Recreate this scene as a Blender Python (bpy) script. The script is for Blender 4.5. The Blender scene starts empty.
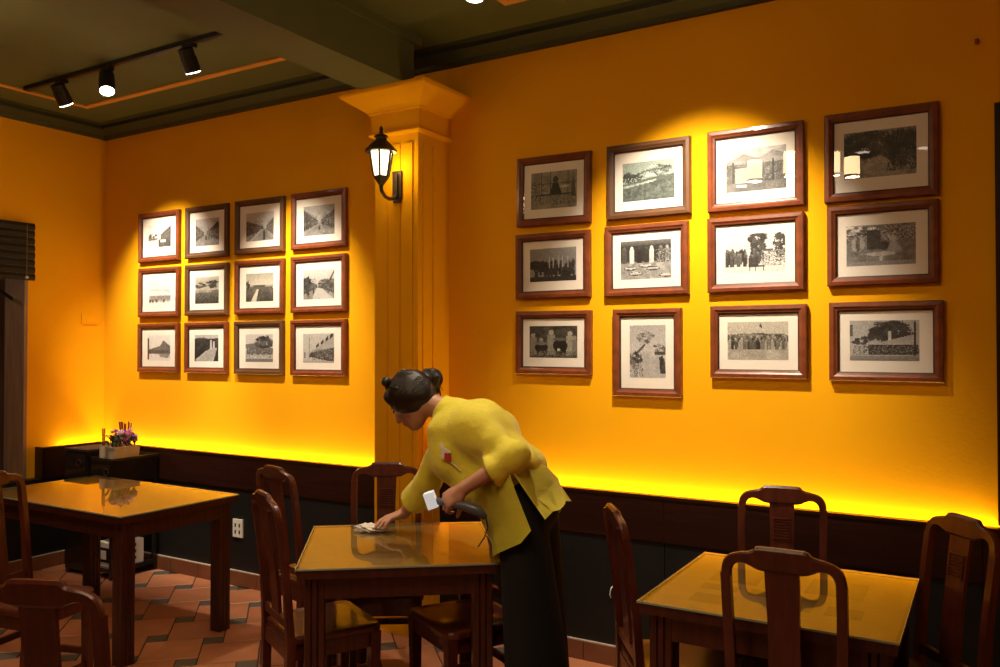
import bpy, bmesh, math, random
import numpy as np
from mathutils import Vector, Matrix

# ------------------------------------------------------------------ camera
FPX, CX, CY = 834.0, 500.0, 333.5
YAW = math.atan(505 / 834.0)            # camera looks this far left of +Y
PITCH = math.atan(13.5 / 834.0)
EYE = np.array([0.0, 0.0, 1.6])
FW = np.array([-math.sin(YAW) * math.cos(PITCH), math.cos(YAW) * math.cos(PITCH), math.sin(PITCH)])
RT = np.array([math.cos(YAW), math.sin(YAW), 0.0])
UP = np.cross(RT, FW)
sc = bpy.context.scene
cam = bpy.data.objects.new('camera', bpy.data.cameras.new('camera'))
sc.collection.objects.link(cam)
cam.data.sensor_width = 36.0
cam.data.lens = 36.0 * FPX / 1000.0
cam.data.clip_start = 0.05
M = Matrix(((RT[0], UP[0], -FW[0]), (RT[1], UP[1], -FW[1]), (RT[2], UP[2], -FW[2])))
cam.matrix_world = Matrix.Translation(EYE) @ M.to_4x4()
sc.camera = cam
# ------------------------------------------------------------------ view + world
sc.view_settings.view_transform = 'Standard'
sc.view_settings.look = 'None'
sc.view_settings.gamma = 1.0
sc.view_settings.use_curve_mapping = False
sc.view_settings.exposure = 0.0
world = bpy.data.worlds.new('room_air'); sc.world = world
world.use_nodes = True
world.node_tree.nodes['Background'].inputs[0].default_value = (1.0, 0.72, 0.45, 1)
world.node_tree.nodes['Background'].inputs[1].default_value = 0.01
# light strengths (the lamps themselves are built with their fittings below)
E_COVE = 4.1          # W per metre of cove strip
E_SPOT = 340.0         # picture spotlights
E_DOWN = 125.0         # spotlights pointed into the room
E_PEND = 4.0          # pendant lamps
E_CAN = 33.0          # recessed ceiling downlights
E_SCONCE = 1.6

C = sc.collection
R = math.radians
rnd = random.Random(7)

# ------------------------------------------------------------------ helpers
def ray(px, py):
    return FW + RT * (px - CX) / FPX + UP * (CY - py) / FPX
def at(px, py, X=None, Y=None, Z=None):
    r = ray(px, py)
    if X is not None: t = (X - EYE[0]) / r[0]
    elif Y is not None: t = (Y - EYE[1]) / r[1]
    else: t = (Z - EYE[2]) / r[2]
    return EYE + r * t
def W(px, py, d):
    return EYE + ray(px, py) * d

def tag(o, label=None, cat=None, group=None, kind=None):
    if label: o['label'] = label
    if cat: o['category'] = cat
    if group: o['group'] = group
    if kind: o['kind'] = kind
    return o
def empty(name, loc, rz=0.0, label=None, cat=None, group=None):
    o = bpy.data.objects.new(name, None); C.objects.link(o)
    o.location = loc; o.rotation_euler = (0, 0, rz); o.empty_display_size = 0.1
    return tag(o, label, cat, group)
def link(name, me, mat=None, parent=None, loc=None):
    o = bpy.data.objects.new(name, me); C.objects.link(o)
    if mat is not None and len(me.materials) == 0: me.materials.append(mat)
    if parent is not None: o.parent = parent
    if loc is not None: o.location = loc
    return o
def obj(name, bm, mat, parent=None, loc=None, smooth=False, bevel=0.0, seg=2):
    if bevel > 0:
        es = [e for e in bm.edges if len(e.link_faces) == 2 and e.calc_face_angle(0) > R(35)]
        bmesh.ops.bevel(bm, geom=es, offset=bevel, segments=seg, profile=0.5, affect='EDGES', clamp_overlap=True)
    bmesh.ops.recalc_face_normals(bm, faces=bm.faces)
    me = bpy.data.meshes.new(name); bm.to_mesh(me); bm.free()
    if smooth:
        me.polygons.foreach_set('use_smooth', [True] * len(me.polygons))
    o = link(name, me, mat, parent, loc)
    return o
def B(): return bmesh.new()
def box(bm, x0, x1, y0, y1, z0, z1):
    v = [bm.verts.new(p) for p in ((x0,y0,z0),(x1,y0,z0),(x1,y1,z0),(x0,y1,z0),(x0,y0,z1),(x1,y0,z1),(x1,y1,z1),(x0,y1,z1))]
    for f in ((0,3,2,1),(4,5,6,7),(0,1,5,4),(1,2,6,5),(2,3,7,6),(3,0,4,7)): bm.faces.new([v[i] for i in f])
    return v
def prism(bm, pts, axis, a0, a1):
    """extrude a 2D polygon along an axis: 'x' pts=(y,z), 'y' pts=(x,z), 'z' pts=(x,y)"""
    def mk(p, a):
        return {'x': (a, p[0], p[1]), 'y': (p[0], a, p[1]), 'z': (p[0], p[1], a)}[axis]
    lo = [bm.verts.new(mk(p, a0)) for p in pts]; hi = [bm.verts.new(mk(p, a1)) for p in pts]
    n = len(pts)
    bm.faces.new(lo[::-1]); bm.faces.new(hi)
    for i in range(n): bm.faces.new((lo[i], lo[(i+1) % n], hi[(i+1) % n], hi[i]))
    return lo + hi
def lathe(bm, prof, n=20, c=(0,0,0)):
    rings = []
    for r, z in prof:
        rings.append([bm.verts.new((c[0]+r*math.cos(2*math.pi*i/n), c[1]+r*math.sin(2*math.pi*i/n), c[2]+z)) for i in range(n)])
    for a, b in zip(rings, rings[1:]):
        for i in range(n): bm.faces.new((a[i], a[(i+1)%n], b[(i+1)%n], b[i]))
    bm.faces.new(rings[0][::-1]); bm.faces.new(rings[-1])
def tube(bm, pts, rad, n=8):
    pts = [Vector(p) for p in pts]
    if not isinstance(rad, (list, tuple)): rad = [rad]*len(pts)
    rings = []
    ref = None
    for i, p in enumerate(pts):
        t = (pts[min(i+1, len(pts)-1)] - pts[max(i-1, 0)]).normalized()
        if ref is None:
            ref = Vector((0,0,1)) if abs(t.z) < 0.9 else Vector((1,0,0))
        u = t.cross(ref).normalized(); v = u.cross(t).normalized(); ref = v
        rings.append([bm.verts.new(p + (u*math.cos(2*math.pi*k/n) + v*math.sin(2*math.pi*k/n))*rad[i]) for k in range(n)])
    for a, b in zip(rings, rings[1:]):
        for i in range(n): bm.faces.new((a[i], a[(i+1)%n], b[(i+1)%n], b[i]))
    bm.faces.new(rings[0][::-1]); bm.faces.new(rings[-1])
def sweep_rect(bm, pts, w, d):
    """rectangular bar along pts (local y-z plane path at constant x), w in x, d perpendicular"""
    rings = []
    for i, p in enumerate(pts):
        p = Vector(p); a = Vector(pts[max(i-1,0)]); b = Vector(pts[min(i+1,len(pts)-1)])
        t = (b-a).normalized(); x = Vector((1,0,0)); nrm = t.cross(x).normalized()
        wi = w[i] if isinstance(w, (list,tuple)) else w
        di = d[i] if isinstance(d, (list,tuple)) else d
        rings.append([bm.verts.new(p + x*sx*wi/2 + nrm*sy*di/2) for sx, sy in ((-1,-1),(1,-1),(1,1),(-1,1))])
    for a, b in zip(rings, rings[1:]):
        for i in range(4): bm.faces.new((a[i], a[(i+1)%4], b[(i+1)%4], b[i]))
    bm.faces.new(rings[0][::-1]); bm.faces.new(rings[-1])
def copy_tree(o, parent=None):
    c = o.copy(); C.objects.link(c); c.parent = parent
    for ch in o.children: copy_tree(ch, c)
    return c

# ------------------------------------------------------------------ materials
def mat(name, col, rough=0.5, var=0.12, scale=8.0, stretch=(1,1,1), bump=0.0, bscale=None, metal=0.0, ior=1.45, coat=0.0, emit=None, estr=0.0, sheen=0.0, rvar=0.0):
    m = bpy.data.materials.new(name); m.use_nodes = True
    nt = m.node_tree; p = nt.nodes['Principled BSDF']
    tc = nt.nodes.new('ShaderNodeTexCoord'); mp = nt.nodes.new('ShaderNodeMapping')
    mp.inputs['Scale'].default_value = stretch
    nt.links.new(tc.outputs['Object'], mp.inputs[0])
    nz = nt.nodes.new('ShaderNodeTexNoise'); nz.inputs['Scale'].default_value = scale; nz.inputs['Detail'].default_value = 5
    nt.links.new(mp.outputs[0], nz.inputs['Vector'])
    cr = nt.nodes.new('ShaderNodeValToRGB')
    cr.color_ramp.elements[0].position = 0.3; cr.color_ramp.elements[1].position = 0.7
    cr.color_ramp.elements[0].color = (*[max(0, c*(1-var)) for c in col], 1)
    cr.color_ramp.elements[1].color = (*[min(1, c*(1+var)) for c in col], 1)
    nt.links.new(nz.outputs['Fac'], cr.inputs[0]); nt.links.new(cr.outputs[0], p.inputs['Base Color'])
    p.inputs['Roughness'].default_value = rough; p.inputs['Metallic'].default_value = metal; p.inputs['IOR'].default_value = ior
    p.inputs['Coat Weight'].default_value = coat; p.inputs['Coat Roughness'].default_value = 0.08
    p.inputs['Sheen Weight'].default_value = sheen
    if rvar > 0:
        mr = nt.nodes.new('ShaderNodeMapRange'); mr.inputs['To Min'].default_value = max(0, rough-rvar); mr.inputs['To Max'].default_value = rough+rvar
        nt.links.new(nz.outputs['Fac'], mr.inputs['Value']); nt.links.new(mr.outputs[0], p.inputs['Roughness'])
    if bump > 0:
        n2 = nt.nodes.new('ShaderNodeTexNoise'); n2.inputs['Scale'].default_value = bscale or scale*4; n2.inputs['Detail'].default_value = 4
        nt.links.new(mp.outputs[0], n2.inputs['Vector'])
        bp = nt.nodes.new('ShaderNodeBump'); bp.inputs['Strength'].default_value = bump; bp.inputs['Distance'].default_value = 0.01
        nt.links.new(n2.outputs['Fac'], bp.inputs['Height']); nt.links.new(bp.outputs[0], p.inputs['Normal'])
    if emit:
        p.inputs['Emission Color'].default_value = (*emit, 1); p.inputs['Emission Strength'].default_value = estr
    return m
def vcol_mat(name, rough=0.5):
    m = bpy.data.materials.new(name); m.use_nodes = True
    nt = m.node_tree; p = nt.nodes['Principled BSDF']
    a = nt.nodes.new('ShaderNodeVertexColor'); a.layer_name = 'print'
    nt.links.new(a.outputs[0], p.inputs['Base Color']); p.inputs['Roughness'].default_value = rough
    return m
def glass_pane(name, tint=(1,1,1), ior=1.45, rough=0.0):
    m = bpy.data.materials.new(name); m.use_nodes = True
    nt = m.node_tree; nt.nodes.remove(nt.nodes['Principled BSDF'])
    out = nt.nodes['Material Output']
    t = nt.nodes.new('ShaderNodeBsdfTransparent'); t.inputs[0].default_value = (*tint, 1)
    g = nt.nodes.new('ShaderNodeBsdfGlossy'); g.inputs['Roughness'].default_value = rough
    f = nt.nodes.new('ShaderNodeFresnel'); f.inputs['IOR'].default_value = ior
    mx = nt.nodes.new('ShaderNodeMixShader')
    ge = nt.nodes.new('ShaderNodeNewGeometry'); mu = nt.nodes.new('ShaderNodeMath'); mu.operation = 'MULTIPLY_ADD'   # reflect once, at the outer surface
    mu.inputs[1].default_value = -1.0; mu.inputs[2].default_value = 1.0; m2 = nt.nodes.new('ShaderNodeMath'); m2.operation = 'MULTIPLY'
    nt.links.new(ge.outputs['Backfacing'], mu.inputs[0]); nt.links.new(mu.outputs[0], m2.inputs[0]); nt.links.new(f.outputs[0], m2.inputs[1])
    nt.links.new(m2.outputs[0], mx.inputs[0]); nt.links.new(t.outputs[0], mx.inputs[1]); nt.links.new(g.outputs[0], mx.inputs[2])
    nt.links.new(mx.outputs[0], out.inputs[0])
    return m

M_WALL = mat('orange_plaster', (0.80, 0.375, 0.004), 0.9, 0.05, 1.3, bump=0.12, bscale=60, ior=1.2)
M_CEIL = mat('olive_ceiling_paint', (0.080, 0.090, 0.038), 0.7, 0.12, 1.5, bump=0.08, bscale=40)
M_GREEN = mat('dark_green_trim_paint', (0.030, 0.034, 0.016), 0.55, 0.1, 3)
M_GOLD = mat('gold_ceiling_band', (0.62, 0.27, 0.05), 0.45, 0.08, 5)
M_SLATE = mat('slate_panel', (0.0062, 0.0062, 0.0068), 0.5, 0.15, 3)
M_BAND = mat('mahogany_band', (0.020, 0.005, 0.0028), 0.35, 0.3, 6, (0.6, 6, 14))
M_BASE = mat('terracotta_skirting', (0.20, 0.072, 0.032), 0.5, 0.18, 6)
M_GROUT = mat('grout', (0.045, 0.032, 0.025), 0.9, 0.2, 20)
M_TERRA = [mat('terracotta_tile_%s' % n, c, 0.42, 0.16, 5, bump=0.05, bscale=50, rvar=0.08) for n, c in
           (('plain', (0.40, 0.150, 0.070)), ('pale', (0.45, 0.175, 0.085)), ('deep', (0.35, 0.125, 0.058)))]
M_GREYT = mat('grey_tile', (0.095, 0.080, 0.062), 0.5, 0.18, 6)
M_WOOD = mat('mahogany', (0.072, 0.014, 0.007), 0.33, 0.35, 5, (9, 9, 1.2), bump=0.03, coat=0.35)
M_WOODT = mat('table_mahogany', (0.046, 0.010, 0.005), 0.35, 0.35, 5, (9, 9, 1.2), coat=0.25)
M_TOP = mat('honey_table_surface', (0.22, 0.115, 0.024), 0.4, 0.15, 4, (2, 9, 1))
M_INLAY = mat('dark_inlay', (0.075, 0.040, 0.015), 0.4, 0.12, 14)
M_GLASS = glass_pane('table_glass', (0.96, 0.98, 0.95), 1.75)
M_EDGE = mat('glass_edge', (0.25, 0.30, 0.24), 0.15, 0.05, 5)
M_PANE = glass_pane('picture_glass', (1, 1, 1), 1.56)
M_FRAME = mat('picture_frame_wood', (0.17, 0.042, 0.014), 0.38, 0.25, 6, (4, 4, 4), coat=0.15)
M_FRAMED = mat('picture_frame_olive_wood', (0.105, 0.045, 0.018), 0.42, 0.25, 6)
M_LIP = mat('frame_inner_lip', (0.035, 0.012, 0.008), 0.5, 0.1, 6)
M_MAT = mat('passe_partout', (0.80, 0.74, 0.68), 0.85, 0.03, 6)
M_PRINT = vcol_mat('photo_print', 0.55)
M_BLACK = mat('black_metal', (0.010, 0.009, 0.009), 0.38, 0.2, 12)
M_LACQ = mat('black_lacquer', (0.014, 0.010, 0.009), 0.25, 0.2, 8, coat=0.4)
M_MATT = mat('matt_black_wood', (0.012, 0.008, 0.007), 0.75, 0.2, 8)
M_IRON = mat('dark_bronze_iron', (0.030, 0.017, 0.008), 0.4, 0.25, 20, bump=0.1)
M_BRASS = mat('aged_brass', (0.10, 0.075, 0.04), 0.3, 0.15, 10, metal=0.8)
M_LENS = mat('lamp_lens', (1, 1, 1), 0.4, 0, 5, emit=(1.0, 0.90, 0.76), estr=9.0)
M_LANT = mat('lantern_glass', (1.0, 0.85, 0.6), 0.4, 0.02, 5, emit=(1.0, 0.80, 0.45), estr=4.5)
M_SHADE = mat('pendant_shade', (1.0, 0.75, 0.45), 0.6, 0.05, 5, emit=(1.0, 0.66, 0.34), estr=30.0)
M_COVE = mat('cove_led_diffuser', (1.0, 0.9, 0.6), 0.5, 0, 5, emit=(1.0, 0.76, 0.22), estr=6.0)
M_WHITE = mat('white_plastic', (0.72, 0.70, 0.66), 0.4, 0.04, 10)
M_DARKW = mat('brown_jamb', (0.26, 0.17, 0.11), 0.6, 0.2, 4, (6, 6, 1))
M_BAMB = mat('bamboo_slat', (0.013, 0.008, 0.005), 0.75, 0.35, 9, (1, 8, 8))
M_DARK = mat('dim_room_paint', (0.16, 0.10, 0.07), 0.8, 0.1, 2)

def light(name, kind, loc, energy, col, parent=None, **kw):
    L = bpy.data.lights.new(name, kind); L.energy = energy; L.color = col
    for k, v in kw.items(): setattr(L, k, v)
    o = bpy.data.objects.new(name, L); C.objects.link(o); o.location = loc
    if parent: o.parent = parent
    return o
def aim(o, loc, target):
    o.rotation_euler = (Vector(target) - Vector(loc)).to_track_quat('-Z', 'Y').to_euler()
    return o

# ================================================================== THE ROOM
XL, YB = -6.06, 4.0          # left wall plane, picture wall plane
XR, YF = 2.6, -3.6           # right wall, wall behind the camera
ZC = 3.31                    # ceiling
FACE = 3.905                 # wainscot face in front of the picture wall
FX = XL + 0.095
ZW, ZB, ZS = 0.872, 0.645, 0.095

def struct(name, bm, m, label, parent=None, **kw):
    o = obj(name, bm, m, parent, **kw)
    if parent is None: tag(o, label, kind='structure')
    return o
b = B(); box(b, XL-0.15, XR+0.15, YB, YB+0.15, 0, 3.6)
struct('wall_back', b, M_WALL, 'orange plaster wall hung with framed photographs')
b = B()
Y0, Y1, Z0, Z1 = 1.9, 3.385, ZB, 2.42      # the opening in the left wall
box(b, XL-0.22, XL, Y1, YB, 0, 3.6); box(b, XL-0.22, XL, YF, Y0, 0, 3.6)
box(b, XL-0.22, XL, Y0, Y1, Z1, 3.6); box(b, XL-0.22, XL, Y0, Y1, 0, Z0)
struct('wall_left', b, M_WALL, 'orange plaster wall beside the corner with a blind-covered opening')
b = B(); box(b, XR, XR+0.15, YF, YB, 0, 3.6); struct('wall_right', b, M_WALL, 'orange side wall beyond the tables')
b = B(); box(b, XL-0.15, XR+0.15, YF-0.15, YF, 0, 3.6); struct('wall_front', b, M_WALL, 'orange wall facing the picture wall')
b = B(); box(b, XL-0.15, XR+0.15, YF-0.15, YB+0.15, ZC, ZC+0.2)
ceiling = struct('ceiling', b, M_CEIL, 'dark olive green painted ceiling')
# dim space behind the opening
b = B(); box(b, XL-1.3, XL-1.25, 1.2, 4.0, 0, 3.0); box(b, XL-1.3, XL-0.22, 3.9, 3.95, 0, 3.0); box(b, XL-1.3, XL-0.22, 1.2, 4.0, 2.9, 3.0); box(b, XL-1.3, XL-0.22, 1.2, 4.0, 0, 0.05)
struct('wall_passage', b, M_DARK, 'dim brown passage seen through the opening')
# floor slab with tiles on it: 30 cm terracotta squares and 10 cm grey squares laid on the diagonal
b = B(); box(b, XL-0.15, XR+0.15, YF-0.15, YB+0.15, -0.15, -0.006)
floor = struct('floor', b, M_GROUT, 'terracotta floor with small grey tiles set between large diagonal squares')
TA, TB = 0.302, 0.105
A0, B0 = -0.479, 4.770
def tile_mesh(name, s, m):
    bm = B(); g = 0.0035
    v = box(bm, g, s-g, g, s-g, -0.012, 0.0)
    bmesh.ops.bevel(bm, geom=[e for e in bm.edges if all(x.co.z > -0.001 for x in e.verts)], offset=0.002, segments=1, affect='EDGES')
    bmesh.ops.recalc_face_normals(bm, faces=bm.faces)
    me = bpy.data.meshes.new(name); bm.to_mesh(me); bm.free(); me.materials.append(m); return me
big = [tile_mesh('tile', TA, m) for m in M_TERRA]
small = tile_mesh('grey_tile', TB, M_GREYT)
s2 = 1/math.sqrt(2)
cand = []
for i in range(-40, 41):
    for j in range(-40, 41):
        a = A0 + TA*i + TB*j; bb = B0 - TB*i + TA*j
        for kind in (0, 1):
            # large square hangs off the grey one: grey occupies [a,a+TB]x[bb,bb+TB], large sits beside it
            pa, pb = (a, bb) if kind else (a + TB, bb)
            s = TB if kind else TA
            ca, cb = pa + s/2, pb + s/2
            x, y = (ca - cb)*s2, (ca + cb)*s2
            h = s*0.71
            if x < XL+0.02 or x > XR or y > FACE+0.12 or y < YF: continue
            dx = np.array([x, y, 0]) - EYE; d = dx @ FW
            vis = 0
            if d > 0.3:
                px, py = CX + FPX*(dx @ RT)/d, CY - FPX*(dx @ UP)/d
                if -25 < px < 1025 and py < 700: vis = 1
            cand.append((vis, y, x, y, pa, pb, kind))
rest = B()
nb = ns = 0
for vis, _, x, y, pa, pb, kind in cand:
    # tile-local axes: A=(s2,s2), Bdir=(-s2,s2)
    ox, oy = (pa - pb)*s2, (pa + pb)*s2
    if vis and (nb < 300 if not kind else ns < 300):
        me = small if kind else big[rnd.choice((0, 0, 1, 2))]
        o = link('grey_tile' if kind else 'tile', me, None, floor)
        o.location = (ox, oy, rnd.uniform(-0.0012, 0.0)); o.rotation_euler = (0, 0, R(45))
        if kind: ns += 1
        else: nb += 1
    else:
        s = TB if kind else TA; g = 0.0035
        q = [(pa+g, pb+g), (pa+s-g, pb+g), (pa+s-g, pb+s-g), (pa+g, pb+s-g)]
        f = rest.faces.new([rest.verts.new(((u-w)*s2, (u+w)*s2, -0.0005)) for u, w in q]); f.material_index = kind
me = bpy.data.meshes.new('far_tiles'); rest.to_mesh(me); rest.free(); me.materials.append(M_TERRA[0]); me.materials.append(M_GREYT)
o = link('far_tiles', me, None, floor); o['kind'] = 'stuff'

# ceiling beam, crown mouldings, gold band
b = B(); box(b, -3.06, -2.77, YF, 3.66, 3.035, ZC+0.02)
box(b, -3.085, -2.745, YF, 3.70, ZC-0.045, ZC+0.02)
struct('ceiling_beam', b, M_CEIL, 'deep olive green ceiling beam resting on the orange pillar', bevel=0.004)
def crown(name, p0, p1, label):
    """stepped cornice running from p0 to p1; profile measured out of the wall"""
    d = (Vector(p1)-Vector(p0)).normalized(); n = Vector((-d.y, d.x, 0))*-1
    prof = [(0, 0), (0.035, 0), (0.045, 0.02), (0.11, 0.045), (0.12, 0.05), (0.12, 0.075), (0.165, 0.08), (0.165, 0.10), (0, 0.10)]
    bm = B(); ends = []
    for P in (p0, p1): ends.append([bm.verts.new((P[0]+n.x*u, P[1]+n.y*u, 3.228+w)) for u, w in prof])
    k = len(prof)
    for i in range(k): bm.faces.new((ends[0][i], ends[0][(i+1)%k], ends[1][(i+1)%k], ends[1][i]))
    bm.faces.new(ends[0]); bm.faces.new(ends[1][::-1])
    struct(name, bm, M_GREEN, label)
crown('trim_1', (XL, YB, 0), (-2.9, YB, 0), 'dark green cornice above the small picture group')
crown('trim_2', (-2.9, YB, 0), (XR, YB, 0), 'dark green cornice above the large picture group')
crown('trim_3', (XL, YF, 0), (XL, YB, 0), 'dark green cornice on the wall with the opening')
b = B(); gz = ZC-0.008
box(b, -5.60, -3.62, 3.505, 3.55, gz, ZC+0.01); box(b, -5.60, -5.555, -1.0, 3.505, gz, ZC+0.01)
struct('trim_4', b, M_GOLD, 'thin gold band inset in the olive ceiling')
b = B(); box(b, -2.12, 2.2, 3.505, 3.55, gz, ZC+0.01); box(b, -2.12, -2.075, -1.0, 3.505, gz, ZC+0.01)
struct('trim_5', b, M_GOLD, 'gold band inset in the ceiling right of the beam')

# pillar with capital and fluted faces
pil = B()
PX0, PX1, PY = -3.075, -2.77, 3.70
box(pil, PX0, PX1, PY, YB+0.01, 0, 2.82)
pillar = obj('pillar', pil, M_WALL); tag(pillar, 'orange square pillar with fluted faces and flared capital', kind='structure')
for k, (u0, u1) in enumerate(((0.035, 0.095), (0.122, 0.183), (0.210, 0.270))):
    b = B(); box(b, PX0+u0, PX0+u1, PY-0.008, PY+0.005, 0.12, 2.74); obj('flute_strip', b, M_WALL, pillar, bevel=0.006)
for u0, u1 in ((0.04, 0.10), (0.135, 0.20)):
    b = B(); box(b, PX1-0.005, PX1+0.008, PY+u0, PY+u1, 0.12, 2.74); obj('flute_strip', b, M_WALL, pillar, bevel=0.006)
def ringed(bm, prof):
    """profile (overhang, z) swept round the three free sides of the pillar"""
    rows = [[bm.verts.new(p) for p in ((PX0-u, YB+0.01, z), (PX0-u, PY-u, z), (PX1+u, PY-u, z), (PX1+u, YB+0.01, z))] for u, z in prof]
    for a, c in zip(rows, rows[1:]):
        for i in range(4): bm.faces.new((a[i], a[(i+1)%4], c[(i+1)%4], c[i]))
    bm.faces.new(rows[0][::-1]); bm.faces.new(rows[-1])
b = B(); ringed(b, [(0.005, 2.79), (0.022, 2.795), (0.03, 2.805), (0.026, 2.815), (0.016, 2.822), (0.016, 2.925)])
obj('frieze', b, M_WALL, pillar)
b = B(); ringed(b, [(0.016, 2.92), (0.03, 2.922), (0.034, 2.932), (0.05, 2.945), (0.075, 2.962), (0.11, 2.985), (0.145, 3.01), (0.15, 3.02), (0.15, 3.036)])
obj('capital', b, M_WALL, pillar)

# wainscot: slate lower panels, mahogany band on top with the cove strip behind it, skirting tiles
def wain(name, x0, x1, label):
    core = B(); box(core, x0, x1, FACE+0.012, FACE+0.03, ZS, ZW-0.02)
    t = obj(name, core, M_SLATE); tag(t, label, kind='structure')
    n = max(1, round((x1-x0)/1.22)); w = (x1-x0)/n
    for i in range(n):
        bm = B(); box(bm, x0+i*w+0.002, x0+(i+1)*w-0.002, FACE, FACE+0.014, ZS, ZB); obj('panel', bm, M_SLATE, t, bevel=0.0015, seg=1)
        bm = B(); box(bm, x0+i*w+0.001, x0+(i+1)*w-0.001, FACE-0.008, FACE+0.014, ZB+0.002, ZW-0.012); obj('band_board', bm, M_BAND, t, bevel=0.002, seg=1)
    bm = B(); box(bm, x0, x1, FACE-0.012, FACE+0.034, ZW-0.016, ZW); obj('top_rail', bm, M_BAND, t, bevel=0.003)
    return t
wain('trim_6', XL+0.09, PX0, 'slate and mahogany wainscot left of the pillar')
wain('trim_7', PX1, XR, 'slate and mahogany wainscot right of the pillar')
core = B(); box(core, FX-0.03, FX-0.012, YF, FACE+0.012, ZS, ZB); box(core, FX-0.03, FX-0.012, 3.46, FACE+0.012, ZB, ZW-0.02)
t = obj('trim_8', core, M_SLATE); tag(t, 'slate and mahogany wainscot on the wall with the opening', kind='structure')
for i in range(6):
    bm = B(); box(bm, FX-0.014, FX, FACE-1.22*(i+1)+0.002, FACE-1.22*i-0.002, ZS, ZB); obj('panel', bm, M_SLATE, t, bevel=0.0015, seg=1)
bm = B(); box(bm, FX-0.014, FX+0.008, 3.46, FACE+0.01, ZB+0.002, ZW-0.012); obj('band_board', bm, M_BAND, t, bevel=0.002, seg=1)
bm = B(); box(bm, FX-0.09, FX+0.008, 3.455, 3.468, ZB+0.002, ZW); obj('end_board', bm, M_BAND, t)
bm = B(); box(bm, FX-0.034, FX+0.012, 3.46, FACE+0.01, ZW-0.016, ZW); obj('top_rail', bm, M_BAND, t, bevel=0.003)
bm = B(); box(bm, FX-0.095, FX+0.004, YF, 3.46, ZB-0.012, ZB+0.003); obj('sill', bm, M_SLATE, t)
def skirting(name, horizontal, a0, a1, label):
    bm = B()
    if horizontal: box(bm, a0, a1, FACE-0.006, FACE+0.01, 0, ZS-0.004)
    else: box(bm, FX-0.01, FX+0.006, a0, a1, 0, ZS-0.004)
    t = obj(name, bm, M_GROUT); tag(t, label, kind='structure')
    n = round((a1-a0)/0.3); w = (a1-a0)/n
    for i in range(n):
        bm = B(); u, v = a0+i*w+0.002, a0+(i+1)*w-0.002
        if horizontal: box(bm, u, v, FACE-0.016, FACE-0.004, 0.0, ZS)
        else: box(bm, FX+0.004, FX+0.016, u, v, 0.0, ZS)
        obj('skirting_tile', bm, M_BASE, t, bevel=0.0015, seg=1)
    bm = B()
    if horizontal: box(bm, a0, a1, FACE-0.015, FACE+0.002, ZS, ZS+0.006)
    else: box(bm, FX-0.002, FX+0.015, a0, a1, ZS, ZS+0.006)
    obj('mortar_line', bm, mat('pale_mortar', (0.42, 0.33, 0.27), 0.8, 0.1, 20), t)
skirting('baseboard_back', True, FX, PX0, 'terracotta skirting tiles left of the pillar')
skirting('baseboard_front', True, PX1, 2.4, 'terracotta skirting tiles right of the pillar')
skirting('baseboard_left', False, 0.0, FACE-0.02, 'terracotta skirting tiles below the opening')

# cove light strips lying in the slot behind the wainscot
def cove(x0, x1, label):
    b = B(); box(b, x0, x1, 3.955, 3.975, ZW-0.055, ZW-0.045)
    o = obj('led_strip', b, M_COVE); tag(o, label, 'light strip', 'cove light strips')
    b = B(); box(b, x0, x1, FACE+0.03, YB, ZW-0.075, ZW-0.055); obj('strip_tray', b, M_BAND, o)
    L = light('cove_light', 'AREA', ((x0+x1)/2, 3.965, ZW-0.042), E_COVE*(x1-x0), (1.0, 0.66, 0.13), o, shape='RECTANGLE', size=x1-x0, size_y=0.02)
    L.rotation_euler = (math.pi, 0, 0)
cove(XL+0.1, PX0-0.01, 'warm light strip hidden behind the wainscot under the small pictures')
cove(PX1+0.01, XR-0.1, 'warm light strip hidden behind the wainscot under the large pictures')
b = B(); box(b, FX-0.062, FX-0.045, 3.62, 3.96, ZW-0.055, ZW-0.045)
o = obj('led_strip', b, M_COVE); tag(o, 'short warm light strip hidden behind the wainscot beside the opening', 'light strip', 'cove light strips')
b = B(); box(b, XL, FX-0.03, 3.47, 3.96, ZW-0.075, ZW-0.055); obj('strip_tray', b, M_BAND, o)
L = light('cove_light', 'AREA', (XL+0.04, 3.79, ZW-0.042), E_COVE*0.34, (1.0, 0.66, 0.13), o, shape='RECTANGLE', size=0.02, size_y=0.34)
L.rotation_euler = (math.pi, 0, 0)

# opening: jamb lining, blind
b = B(); box(b, XL-0.24, XL+0.012, Y1-0.02, Y1+0.005, Z0, Z1); box(b, XL-0.24, XL+0.004, Y0, Y1, Z1-0.02, Z1)
obj('window_1', b, M_DARKW); tag(bpy.data.objects['window_1'], 'brown lined opening under the bamboo blind', kind='structure')
b = B(); box(b, XL-0.2, XL-0.17, Y0, Y1-0.02, Z0, Z0+0.03); obj('sill_board', b, M_BLACK, bpy.data.objects['window_1'])
b = B(); tube(b, [(XL-0.15, 3.2, 2.06), (XL-0.15, 3.40, 1.93)], 0.012, 6); obj('stay_bar', b, M_BLACK, bpy.data.objects['window_1'])
pb = empty('passage_fill_bulb', (XL-0.75, 2.45, 2.9), 0, 'added fill bulb, unseen in the passage behind the bamboo blind', 'bulb')  # invented bulb, added out of view to brighten the jamb and passage
b = B(); lathe(b, [(0.015, -0.06), (0.03, -0.045), (0.032, -0.03), (0.016, -0.005), (0.014, 0.0)], 14); obj('globe', b, M_LANT, pb, smooth=True)
b = B(); lathe(b, [(0.018, -0.012), (0.02, 0.0)], 12); obj('holder', b, M_BLACK, pb)
light('fill_bulb_glow', 'POINT', (0, 0, -0.12), 9.0, (1.0, 0.8, 0.6), pb, shadow_soft_size=0.04)
bl = empty('bamboo_blind', (XL+0.03, 2.7, 2.08), 0, 'dark bamboo roller blind half lowered over the opening', 'blind')
zz = 0.0; k = 0
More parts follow.
